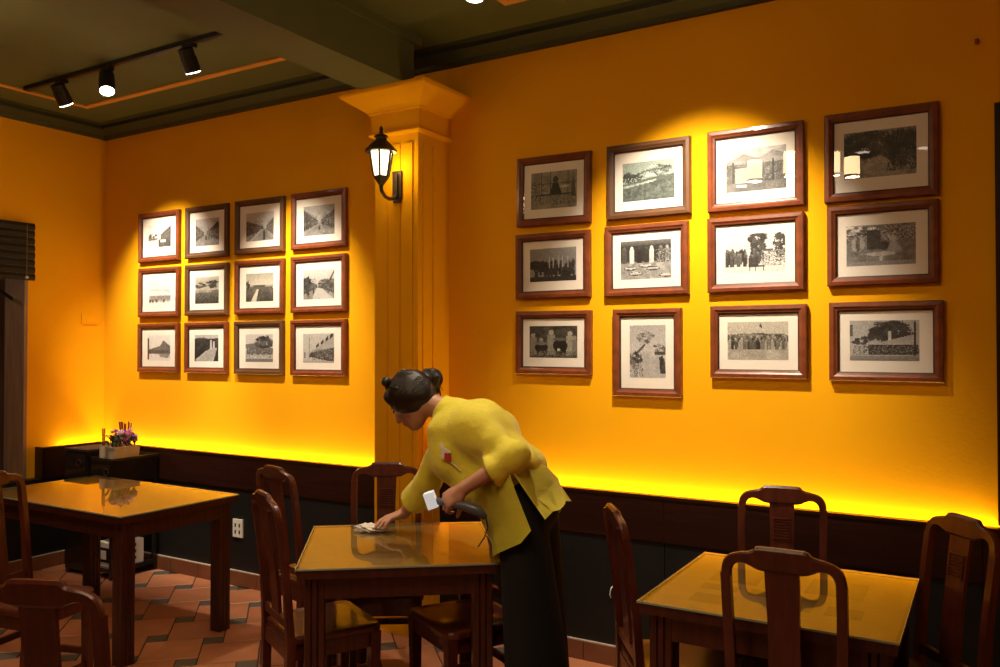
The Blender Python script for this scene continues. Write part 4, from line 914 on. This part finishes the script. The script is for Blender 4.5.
# ================================================================== THE WAITRESS
def round_cone(P, a, c, ra, rb):
    ba = c-a; l2 = ba @ ba; t = np.clip(((P-a) @ ba)/l2, 0, 1)
    return np.linalg.norm(P-(a+t[..., None]*ba), axis=-1)-(ra+(rb-ra)*t)
def ellipsoid(P, c, ax, rad):
    q = (P-c) @ np.array(ax).T
    rad = np.array(rad); k0 = np.linalg.norm(q/rad, axis=-1); k1 = np.linalg.norm(q/rad**2, axis=-1)
    return k0*(k0-1)/np.maximum(k1, 1e-6)
def field(prims, h, name, material, parent, smooth_it=2):
    pts = []
    for p in prims:
        if p[0] == 'c': pts += [p[1]-max(p[3], p[4]), p[1]+max(p[3], p[4]), p[2]-max(p[3], p[4]), p[2]+max(p[3], p[4])]
        elif p[0] == 'e': pts += [p[1]-max(p[3]), p[1]+max(p[3])]
    pts = np.array(pts); lo = pts.min(0)-4*h; hi = pts.max(0)+4*h
    n = np.ceil((hi-lo)/h).astype(int)+1
    V = np.full(n, 1.0, np.float32)
    for p in prims:
        k = p[-1]; m = k+4*h
        if p[0] in ('c', 'cs'): a_, b_ = np.minimum(p[1], p[2])-max(p[3], p[4])-m, np.maximum(p[1], p[2])+max(p[3], p[4])+m
        else: a_, b_ = p[1]-max(p[3])-m, p[1]+max(p[3])+m
        i0 = np.clip(np.floor((a_-lo)/h).astype(int), 0, n); i1 = np.clip(np.ceil((b_-lo)/h).astype(int), 0, n)
        if np.any(i1 <= i0): continue
        gs = np.meshgrid(*[lo[d]+h*np.arange(i0[d], i1[d]) for d in range(3)], indexing='ij'); P = np.stack(gs, -1)
        if p[0] == 'c':
            D = round_cone(P, p[1], p[2], p[3], p[4])
            if len(p) > 6 and p[5] is not None:       # flat cut at the far end
                ax = (p[2]-p[1])/np.linalg.norm(p[2]-p[1]); D = np.maximum(D, (P-p[2]) @ ax)
        elif p[0] == 'cs': D = round_cone(P, p[1], p[2], p[3], p[4])
        else: D = ellipsoid(P, p[1], p[2], p[3])
        sl = tuple(slice(i0[d], i1[d]) for d in range(3)); S = V[sl]
        if p[0] in ('es', 'cs'):
            V[sl] = np.maximum(S, -D)
        elif k > 0:
            hh = np.clip(0.5+0.5*(S-D)/k, 0, 1); V[sl] = S*(1-hh)+D*hh-k*hh*(1-hh)
        else: V[sl] = np.minimum(S, D)
    ins = V < 0
    cnt = np.zeros(np.array(V.shape)-1, np.uint8)
    off = [(x, y, z) for x in (0, 1) for y in (0, 1) for z in (0, 1)]
    for o_ in off: cnt += ins[o_[0]:V.shape[0]-1+o_[0], o_[1]:V.shape[1]-1+o_[1], o_[2]:V.shape[2]-1+o_[2]]
    act = (cnt > 0) & (cnt < 8); cells = np.argwhere(act); idx = np.full(act.shape, -1, np.int64); idx[act] = np.arange(len(cells))
    acc = np.zeros((len(cells), 3)); nn = np.zeros(len(cells))
    for p in off:
        for ax in range(3):
            if p[ax]: continue
            q = list(p); q[ax] = 1
            vp = V[tuple((cells+np.array(p)).T)]; vq = V[tuple((cells+np.array(q)).T)]
            cr = (vp < 0) != (vq < 0); t = vp[cr]/(vp[cr]-vq[cr])
            pos = np.tile(np.array(p, float), (cr.sum(), 1)); pos[:, ax] += t
            acc[cr] += pos; nn[cr] += 1
    verts = (cells+acc/nn[:, None])*h+lo
    faces = []
    for ax in range(3):
        u, w_ = [(1, 2), (2, 0), (0, 1)][ax]
        s0 = [slice(None)]*3; s1 = [slice(None)]*3; s0[ax] = slice(0, -1); s1[ax] = slice(1, None)
        A, Bq = ins[tuple(s0)], ins[tuple(s1)]
        for flip in (0, 1):
            e = np.argwhere((A & ~Bq) if not flip else (~A & Bq))
            e = e[(e[:, u] > 0) & (e[:, w_] > 0)]
            du = np.zeros(3, int); du[u] = 1; dw = np.zeros(3, int); dw[w_] = 1
            qd = [idx[tuple(c.T)] for c in (e-du-dw, e-dw, e, e-du)]
            f = np.stack(qd if not flip else qd[::-1], 1); faces.append(f)
    F = np.concatenate(faces)
    # light laplacian smoothing
    if smooth_it:
        ed = np.concatenate([F[:, [0, 1]], F[:, [1, 2]], F[:, [2, 3]], F[:, [3, 0]]])
        for _ in range(smooth_it):
            s_ = np.zeros_like(verts); c_ = np.zeros(len(verts))
            np.add.at(s_, ed[:, 0], verts[ed[:, 1]]); np.add.at(c_, ed[:, 0], 1); np.add.at(s_, ed[:, 1], verts[ed[:, 0]]); np.add.at(c_, ed[:, 1], 1)
            verts = verts*0.5+0.5*s_/c_[:, None]
    me = bpy.data.meshes.new(name); me.from_pydata(verts.tolist(), [], F.tolist()); me.polygons.foreach_set('use_smooth', [True]*len(F))
    me.update()
    return link(name, me, material, parent)

M_SKIN = mat('skin', (0.42, 0.20, 0.125), 0.5, 0.06, 12)
M_HAIR = mat('black_brown_hair', (0.011, 0.006, 0.004), 0.34, 0.4, 30, (3, 3, 3), bump=0.25, bscale=90)
M_TUNIC = mat('yellow_cotton', (0.64, 0.54, 0.035), 0.8, 0.05, 6, bump=0.4, bscale=30, sheen=0.15)
M_TROUS = mat('black_cotton', (0.0022, 0.002, 0.002), 0.95, 0.2, 8, bump=0.3, bscale=9)
ph = R(20)
fd = np.array([*(math.cos(ph)*-RT[:2]+math.sin(ph)*FW[:2]/np.linalg.norm(FW[:2])), 0.0]); fd /= np.linalg.norm(fd)
sd = np.array([-fd[1], fd[0], 0.0])           # her left, toward the camera
zu = np.array([0, 0, 1.0])
hip = W(529, 506, 3.28)
base = np.array([hip[0], hip[1], 0.0]) + np.array([*(RT[:2]*0.035), 0.0])
waist = W(514, 470, 3.32); chest = W(487, 437, 3.39); neckb = W(456, 414, 3.46)
shN = W(480, 428, 3.30); shF = W(452, 432, 3.60)
elN = W(513, 458, 3.16); wrN = W(463, 489, 3.19)
elF = W(428, 482, 3.70); wrF = W(404, 515, 3.83)+np.array([0, 0, 0.006])
head = W(411, 400, 3.52)
pers = empty('person', tuple(base), 0, 'waitress in a yellow tunic and black trousers bending to wipe the table', 'person')
INV = None
hf = -0.66*zu + 0.75*fd; hf /= np.linalg.norm(hf)        # face direction, looking down at the table
hu = np.cross(hf, sd); hu /= np.linalg.norm(hu)
if hu @ (-fd*0+zu) < 0: hu = -hu
HA = [hf, sd, hu]
def hp(f, s, u): return head + hf*f + sd*s + hu*u
tors = chest-hip; tors /= np.linalg.norm(tors)
belly = np.cross(sd, tors); belly = belly if belly @ zu < 0 else -belly    # out of the chest, downwards
TAX = [belly, sd, tors]
body = []
def cap(a, c, ra, rb, k=0.02): body.append(('c', np.array(a), np.array(c), ra, rb, None, k))
def ell(c, ax, rad, k=0.02): body.append(('e', np.array(c), ax, rad, k))
ell(hip, [fd, sd, zu], (0.10, 0.145, 0.11)); ell(waist, TAX, (0.085, 0.12, 0.12), 0.04); ell(chest, TAX, (0.095, 0.135, 0.14), 0.04)
cap(chest, neckb, 0.10, 0.06, 0.04); cap(shN, shF, 0.05, 0.05, 0.04)
cap(neckb, hp(-0.045, 0, -0.055), 0.050, 0.048, 0.02)
for sh_, el_, wr_ in ((shN, elN, wrN), (shF, elF, wrF)):
    cap(sh_, el_, 0.044, 0.036, 0.015); cap(el_, wr_, 0.037, 0.025, 0.012)
footN = base + sd*0.09 - fd*0.06; footF = base - sd*0.085 + fd*0.02
for s_, ft in ((1, footN), (-1, footF)):
    hj = hip + sd*s_*0.085 - zu*0.04; kn = (hj+ft)/2 + fd*0.03 + zu*0.02
    cap(hj, kn, 0.078, 0.052, 0.03); cap(kn, ft+zu*0.09, 0.050, 0.034, 0.02)
    cap(ft+zu*0.05-fd*0.03, ft+zu*0.035+fd*0.14, 0.032, 0.026, 0.02)
# head: skull, jaw, nose, lips, brow, ears
ell(hp(-0.012, 0, 0.012), HA, (0.090, 0.073, 0.098)); ell(hp(0.030, 0, -0.045), HA, (0.056, 0.054, 0.068), 0.03)
ell(hp(0.052, 0, -0.092), HA, (0.028, 0.028, 0.022), 0.02)
body.append(('c', hp(0.082, 0, 0.005), hp(0.102, 0, -0.030), 0.008, 0.012, None, 0.010))
ell(hp(0.093, 0.011, -0.034), HA, (0.009, 0.008, 0.007), 0.006); ell(hp(0.093, -0.011, -0.034), HA, (0.009, 0.008, 0.007), 0.006)
ell(hp(0.084, 0, -0.055), HA, (0.012, 0.022, 0.006), 0.006); ell(hp(0.081, 0, -0.066), HA, (0.012, 0.019, 0.007), 0.006)
for s_ in (1, -1):
    ell(hp(0.066, s_*0.036, -0.022), HA, (0.02, 0.022, 0.02), 0.02); ell(hp(0.074, s_*0.030, 0.020), HA, (0.010, 0.020, 0.006), 0.01)
    body.append(('es', hp(0.088, s_*0.031, 0.004), HA, (0.012, 0.014, 0.008), 0.0))
    ell(hp(-0.012, s_*0.072, -0.012), HA, (0.019, 0.008, 0.031), 0.006)
# hands
def hand(w, fwd, back, side, curls, spread, length=0.078, thumb=None):
    """w wrist, fwd along the metacarpals, back out of the back of the hand, side toward the thumb"""
    fwd = fwd/np.linalg.norm(fwd); back = back-fwd*(back @ fwd); back /= np.linalg.norm(back); side = np.cross(fwd, back)*side
    pc = w+fwd*0.048
    ell(w+fwd*0.045, [fwd, side, back], (0.046, 0.037, 0.015), 0.014); cap(w, w+fwd*0.03, 0.023, 0.02, 0.012)
    tips = []
    for i, (ln, off_) in enumerate(((0.068, 0.028), (0.076, 0.0095), (0.070, -0.009), (0.055, -0.026))):
        p = w+fwd*(0.080-0.004*abs(i-1))+side*off_; a = curls[i][0]
        d0 = fwd+side*spread*off_*8; d0 /= np.linalg.norm(d0)
        cap(w+fwd*0.05+side*off_*0.8, p, 0.0105, 0.0098, 0.006)
        for j, sg in enumerate((0.46, 0.31, 0.23)):
            a_ = sum(curls[i][:j+1]); d = d0*math.cos(a_)-back*math.sin(a_); q = p+d*ln*sg
            body.append(('c', p, q, 0.0088-0.0008*j, 0.0080-0.0008*j, None, 0.003)); p = q
        tips.append(p)
    tb = thumb or (0.55, 0.5)
    p0 = w+fwd*0.022+side*0.022-back*0.004; d = fwd*0.72+side*0.62-back*tb[0]; d /= np.linalg.norm(d)
    p1 = p0+d*0.038; d2 = fwd*0.9+side*0.15-back*tb[1]; d2 /= np.linalg.norm(d2); p2 = p1+d2*0.030; p3 = p2+d2*0.022
    cap(p0, p1, 0.015, 0.0115, 0.010); body.append(('c', p1, p2, 0.0108, 0.0095, None, 0.003)); body.append(('c', p2, p3, 0.0095, 0.008, None, 0.003))
    return tips
tz_ = 0.76
hfw = at(372, 530, Z=tz_+0.02)-wrF; hfw[2] = -0.022 if wrF[2] < 0.83 else -(wrF[2]-0.815)*0.9
hand(wrF, hfw, zu+fd*0.1, 1, [(0.30, 0.30, 0.2), (0.28, 0.3, 0.2), (0.3, 0.32, 0.2), (0.35, 0.35, 0.2)], 0.5, thumb=(0.45, 0.3))
gripc = W(447, 500, 3.19)
gdir = W(480, 513, 3.14)-W(440, 503, 3.21); gdir /= np.linalg.norm(gdir)      # handle runs this way
nfw = gripc-wrN; 
nback = sd*0.75+zu*0.55
hand(wrN, nfw, nback, -1, [(0.75, 1.0, 0.7), (0.8, 1.05, 0.7), (0.85, 1.05, 0.7), (0.9, 1.05, 0.7)], 0.2, thumb=(0.8, 0.9))
ob = field(body, 0.0055, 'body', M_SKIN, None, 1)
PM = Matrix.Translation(Vector(base))
def adopt(o): o.parent = pers; o.matrix_parent_inverse = PM.inverted(); return o
adopt(ob)
# eyes and lips colour pieces
for s_ in (1, -1):
    b = B(); bmesh.ops.create_uvsphere(b, u_segments=12, v_segments=8, radius=0.011); b.transform(Matrix.Translation(Vector(hp(0.076, s_*0.031, 0.003))))
    e = obj('eye', b, mat('eye_dark', (0.03, 0.015, 0.01), 0.2, 0.1, 10), smooth=True); adopt(e)
hair = []
def hell(c, rad, k=0.012): hair.append(('e', np.array(c), HA, rad, k))
hell(hp(-0.016, 0, 0.020), (0.103, 0.086, 0.107))
for s_ in (1, -1): hell(hp(-0.012, s_*0.060, 0.000), (0.050, 0.026, 0.048), 0.02); hell(hp(0.055, s_*0.036, 0.062), (0.022, 0.034, 0.028), 0.02)
hell(hp(-0.066, 0, -0.028), (0.040, 0.060, 0.055), 0.02)
hair.append(('es', hp(0.118, 0, -0.040), HA, (0.066, 0.060, 0.088), 0.0))
bun = W(431, 379, 3.56)
hair.append(('e', bun, HA, (0.046, 0.046, 0.046), 0.012)); hair.append(('c', bun, hp(-0.06, 0, 0.06), 0.022, 0.03, None, 0.01))
for a in np.linspace(0, 6.28, 8): hair.append(('c', bun+0.036*(hf*math.cos(a)+hu*math.sin(a))+sd*0.02, bun+0.040*(hf*math.cos(a+0.9)+hu*math.sin(a+0.9))+sd*0.012, 0.013, 0.012, None, 0.004))
hair.append(('c', bun-zu*0.02+RT*0.015, bun-zu*0.06+RT*0.035, 0.018, 0.004, None, 0.006))
adopt(field(hair, 0.0055, 'hair', M_HAIR, None, 1))
b = B()
hr = np.random.RandomState(3)
hc = hp(-0.016, 0, 0.020); HRAD = np.array([0.103, 0.086, 0.107])
for k in range(110):
    th0 = hr.uniform(-1.75, 1.75)                      # round the hairline, from one ear over the brow to the other
    st_ = np.array([math.cos(th0*0.9)*0.75, math.sin(th0), -0.25+0.75*max(0, math.cos(th0))]); en = (bun-hc) @ np.array(HA).T/HRAD
    st_ /= np.linalg.norm(st_); en = en/np.linalg.norm(en)+hr.normal(0, 0.10, 3); en /= np.linalg.norm(en)
    P_ = []
    for t in np.linspace(0.04, 0.97, 9):
        v = st_*(1-t)+en*t; v /= np.linalg.norm(v)
        q = v*HRAD*(1.004+0.012*math.sin(3.1*t)); P_.append(tuple(hc+hf*q[0]+sd*q[1]+hu*q[2]))
    r0 = hr.uniform(0.0016, 0.0042)
    tube(b, P_, [r0*0.4]+[r0]*7+[r0*0.6], 6)
for k in range(40):
    a0_ = hr.uniform(0, 6.28); ph_ = hr.uniform(-1.2, 1.2); P_ = []
    for t in np.linspace(0, 1.6, 8):
        aa = a0_+t; P_.append(tuple(bun+0.048*(math.cos(ph_+t*0.3)*(hf*math.cos(aa)+hu*math.sin(aa))+sd*math.sin(ph_+t*0.3))))
    tube(b, P_, [0.001]+[hr.uniform(0.002, 0.005)]*6+[0.001], 6)
for k in range(12):
    e0 = bun-zu*0.02+RT*0.02; e1 = e0+RT*hr.uniform(-0.005, 0.035)-zu*hr.uniform(0.03, 0.075)+sd*hr.uniform(-0.02, 0.02)
    tube(b, [tuple(e0), tuple((e0+e1)/2+RT*0.008), tuple(e1)], [0.003, 0.002, 0.0005], 5)
adopt(obj('hair_locks', b, M_HAIR, smooth=True))
knob = W(386, 382, 3.50)
b = B(); bmesh.ops.create_icosphere(b, subdivisions=3, radius=0.021); b.transform(Matrix.Translation(Vector(knob)))
tube(b, [tuple(knob), tuple(hp(0.045, 0.02, 0.095)), tuple(hp(0.01, 0.06, 0.085)), tuple(hp(-0.02, 0.082, 0.05))], [0.012, 0.012, 0.010, 0.008], 8)
adopt(obj('hair_band', b, M_BLACK, smooth=True))
b = B()
for k in range(7):
    a0_ = hp(0.055-0.01*k, 0.070+0.003*(k % 2), 0.01); a1_ = hp(0.052-0.006*k, 0.070, -0.07-0.008*(k % 3))
    tube(b, [tuple(a0_), tuple((a0_+a1_)/2+sd*0.006+hf*0.004), tuple(a1_)], [0.0016, 0.0014, 0.0005], 5)
adopt(obj('loose_strands', b, M_HAIR))
# trousers
tr = []
def tcap(a, c, ra, rb, k=0.03, cut=None): tr.append(('c', np.array(a), np.array(c), ra, rb, cut, k))
tr.append(('e', hip+zu*0.01, [fd, sd, zu], (0.108, 0.150, 0.13), 0.03)); tcap(hip, waist, 0.105, 0.085, 0.04)
for s_, ft in ((1, footN), (-1, footF)):
    hj = hip + sd*s_*0.08 - zu*0.05
    tcap(hj, ft+zu*0.03, 0.094, 0.140, 0.03, True)
adopt(field(tr, 0.0075, 'trousers', M_TROUS, None, 2))
for ft in (footN, footF):
    b = B(); lathe(b, [(0.03, 0), (0.05, 0.002), (0.052, 0.02), (0.045, 0.045), (0.02, 0.06)], 14)
    b.transform(Matrix.Translation(Vector(ft+fd*0.06)) @ Matrix(((fd[0]*2.3, sd[0], 0, 0), (fd[1]*2.3, sd[1], 0, 0), (0, 0, 1, 0), (0, 0, 0, 1))))
    adopt(obj('shoe', b, M_BLACK, smooth=True))
# tunic
tu = []
def ucap(a, c, ra, rb, k=0.03, cut=None): tu.append(('c', np.array(a), np.array(c), ra, rb, cut, k))
tu.append(('e', waist, TAX, (0.108, 0.148, 0.14), 0.05)); tu.append(('e', chest, TAX, (0.122, 0.160, 0.155), 0.05))
tu.append(('e', chest-tors*0.0+belly*0.035+tors*0.01, TAX, (0.10, 0.125, 0.10), 0.04))
ucap(chest, neckb-tors*0.01, 0.118, 0.078, 0.04); ucap(shN, shF, 0.066, 0.064, 0.05)
ucap(hip+tors*0.13, waist, 0.110, 0.115, 0.05)
ucap(W(446, 432, 3.42), W(452, 458, 3.41), 0.080, 0.085, 0.05); ucap(W(452, 458, 3.41), W(478, 482, 3.36), 0.085, 0.085, 0.05)
ucap(shN, elN, 0.066, 0.062, 0.03); cufN = elN+(wrN-elN)*0.44; ucap(elN, cufN, 0.058, 0.066, 0.02, True)
ucap(shF, elF, 0.064, 0.060, 0.03); cufF = elF+(wrF-elF)*0.60; ucap(elF, cufF, 0.060, 0.066, 0.02, True)
# collar
ncol = hp(-0.05, 0, -0.06)
ucap(neckb-tors*0.03, neckb+(ncol-neckb)*0.62, 0.074, 0.060, 0.012, True)
t_obj = field(tu, 0.0065, 'tunic', M_TUNIC, None, 2)
me = t_obj.data; nv = len(me.vertices)
co = np.empty(nv*3); me.vertices.foreach_get('co', co); co = co.reshape(-1, 3)
no = np.empty(nv*3); me.vertex_normals.foreach_get('vector', no); no = no.reshape(-1, 3)
rel = co-chest
u_ = rel @ tors; s_a = rel @ sd; b_a = rel @ belly
dA = np.linalg.norm(co-shN, axis=1)
dB = np.linalg.norm(co-elN, axis=1)
fold = 0.0042*np.sin(38*dA+9*s_a+3*np.sin(11*u_))*np.clip(dA/0.12, 0, 1)*np.clip(1.3-dA/0.5, 0, 1)
fold += 0.0060*np.sin(70*dB+14*b_a)*np.exp(-(dB/0.11)**2)
fold += 0.0028*np.sin(30*u_+22*b_a+4*np.sin(9*s_a))+0.003*np.sin(55*s_a+17*u_)
co += no*fold[:, None]; me.vertices.foreach_set('co', co.ravel()); me.update()
adopt(t_obj)
# the two tails of the tunic: curved cloth hanging in front and behind, open at the side slits
def panel(name, rows):
    """rows: list of (near, middle, far) points; lofted as quadratic arcs, with thickness"""
    b = B(); n = 13; G = []
    for k, (N_, M_, F_) in enumerate(rows):
        r = []
        for i in range(n):
            t = i/(n-1); p = (1-t)**2*N_+2*t*(1-t)*(2*M_-0.5*N_-0.5*F_)+t*t*F_
            p = p + belly*0.006*math.sin(i*1.9+k*0.6)*k/len(rows)
            for _ in range(6):                       # keep the cloth outside the trousers
                q = p[None, None, :]
                def dist(x): return min(float((round_cone(x, w_[1], w_[2], w_[3], w_[4]) if w_[0] == 'c' else ellipsoid(x, w_[1], w_[2], w_[3]))[0, 0]) for w_ in tr)
                d0 = dist(q)-0.030
                if d0 > 0: break
                gr = np.array([dist(q+np.eye(3)[j]*0.004)-0.030-d0 for j in range(3)]); gr /= np.linalg.norm(gr)+1e-9
                p = p-gr*(d0-0.001)
            r.append(p)
        G.append(r)
    V0 = [[b.verts.new(tuple(p)) for p in r] for r in G]
    fs = []
    for r, q in zip(V0, V0[1:]):
        for i in range(n-1): fs.append(b.faces.new((r[i], r[i+1], q[i+1], q[i])))
    bmesh.ops.solidify(b, geom=fs, thickness=0.004)
    return adopt(obj(name, b, M_TUNIC, smooth=True))
def mirror(p):                       # across her middle plane
    q = np.array(p); return q-2*((q-hip) @ sd)*sd
back_n = [W(510, 468, 3.12), W(522, 486, 3.10), W(534, 503, 3.08), W(546, 519, 3.07)]
back_m = [W(524, 447, 3.30), W(538, 466, 3.30), W(550, 484, 3.30), W(562, 503, 3.30)]
panel('back_tail', [(n_, m_, mirror(n_)) for n_, m_ in zip(back_n, back_m)])
front_n = [W(509, 472, 3.12), W(516, 492, 3.10), W(524, 511, 3.08), W(532, 530, 3.07)]
front_m = [W(464, 476, 3.34), W(474, 504, 3.34), W(488, 532, 3.34), W(506, 561, 3.32)]
panel('front_tail', [(n_, m_, mirror(n_)) for n_, m_ in zip(front_n, front_m)])
# name badge with a white and red emblem on the chest
bn = belly*0.72+sd*0.69; bn /= np.linalg.norm(bn)
bc = W(446, 454, 3.30)
bx_ = RT*0.92-zu*0.3; bx_ /= np.linalg.norm(bx_); bz_ = UP
def flat(name, pts, m, c=bc, th=0.004):
    b = B(); n_ = np.cross(bx_, bz_); n_ /= np.linalg.norm(n_)
    lo = [b.verts.new(tuple(c+bx_*x+bz_*y-n_*0.003)) for x, y in pts]; hi = [b.verts.new(tuple(c+bx_*x+bz_*y+n_*th)) for x, y in pts]
    b.faces.new(lo[::-1]); b.faces.new(hi)
    for i in range(len(pts)): b.faces.new((lo[i], lo[(i+1)%len(pts)], hi[(i+1)%len(pts)], hi[i]))
    return adopt(obj(name, b, m))
flat('emblem', [(-0.028, 0.034), (-0.018, 0.038), (-0.010, 0.022), (0.016, 0.018), (0.020, 0.010), (-0.004, 0.004), (-0.006, -0.022), (-0.020, -0.024), (-0.018, 0.0)], M_WHITE)
flat('red_badge', [(-0.006, 0.004), (0.022, 0.0), (0.022, -0.026), (-0.008, -0.022)], mat('badge_red', (0.45, 0.03, 0.02), 0.5, 0.1, 10), th=0.006)
flat('badge_cord', [(0.020, -0.022), (0.062, -0.046), (0.062, -0.050), (0.020, -0.027)], M_WHITE)

# things she holds
dv = empty('hand_device', tuple(W(447, 503, 3.19)), 0, 'grey handled device with a white head held by the waitress', 'device')  # handheld tool of no certain kind: grey handle, white head, cord
org = W(447, 503, 3.19)
M_GREYP = mat('grey_plastic', (0.07, 0.075, 0.085), 0.35, 0.1, 10)
M_HEADW = mat('device_head_white', (0.75, 0.82, 0.88), 0.4, 0.03, 10, emit=(0.75, 0.9, 1.0), estr=0.35)  # head given a weak bluish glow of its own
pts = [W(437, 501, 3.215), W(448, 503, 3.195), W(458, 505, 3.175), W(468, 507, 3.16), W(478, 511, 3.145), W(486, 518, 3.135)]
b = B(); tube(b, [tuple(p-org) for p in pts], [0.014, 0.015, 0.016, 0.021, 0.021, 0.010], 12); obj('handle', b, M_GREYP, dv, smooth=True)
b = B(); c0 = W(431, 500, 3.22)-org; ax_ = UP*0.95-RT*0.33; ax_ /= np.linalg.norm(ax_); ay_ = np.cross(ax_, FW); ay_ /= np.linalg.norm(ay_)
vv = box(b, -0.020, 0.020, -0.024, 0.024, -0.031, 0.031)
for v in vv:
    q = c0+ay_*v.co.x+FW*v.co.y+ax_*v.co.z; v.co = q
obj('device_head', b, M_HEADW, dv, bevel=0.005)
b = B(); tube(b, [tuple(p-org) for p in (W(486, 518, 3.135), W(488, 528, 3.13), W(484, 538, 3.13), W(478, 547, 3.13))], 0.0028, 6); obj('cord', b, M_BLACK, dv)
# crumpled white wiping cloth under her far hand
cc = at(371, 530.5, Z=tz_)
b = B(); bmesh.ops.create_icosphere(b, subdivisions=4, radius=1.0)
rs = np.random.RandomState(5)
for v in b.verts:
    c_ = v.co.copy(); k = 1+0.22*math.sin(c_.x*7+1)*math.cos(c_.y*6)+0.16*math.sin(c_.z*9+c_.x*8)+0.10*math.sin(c_.y*15+c_.x*5)
    q = RT*c_.x*0.062*k+np.array([-RT[1], RT[0], 0])*c_.y*0.05*k
    z = 0.012+0.018*c_.z*k
    v.co = (q[0], q[1], max(0.0005, z))
o = obj('wiping_cloth', b, mat('white_cloth', (0.62, 0.56, 0.50), 0.9, 0.05, 20, bump=0.3), None, loc=(cc[0], cc[1], tz_), smooth=True)
tag(o, 'crumpled white cloth under the waitress hand on the table', 'cloth')
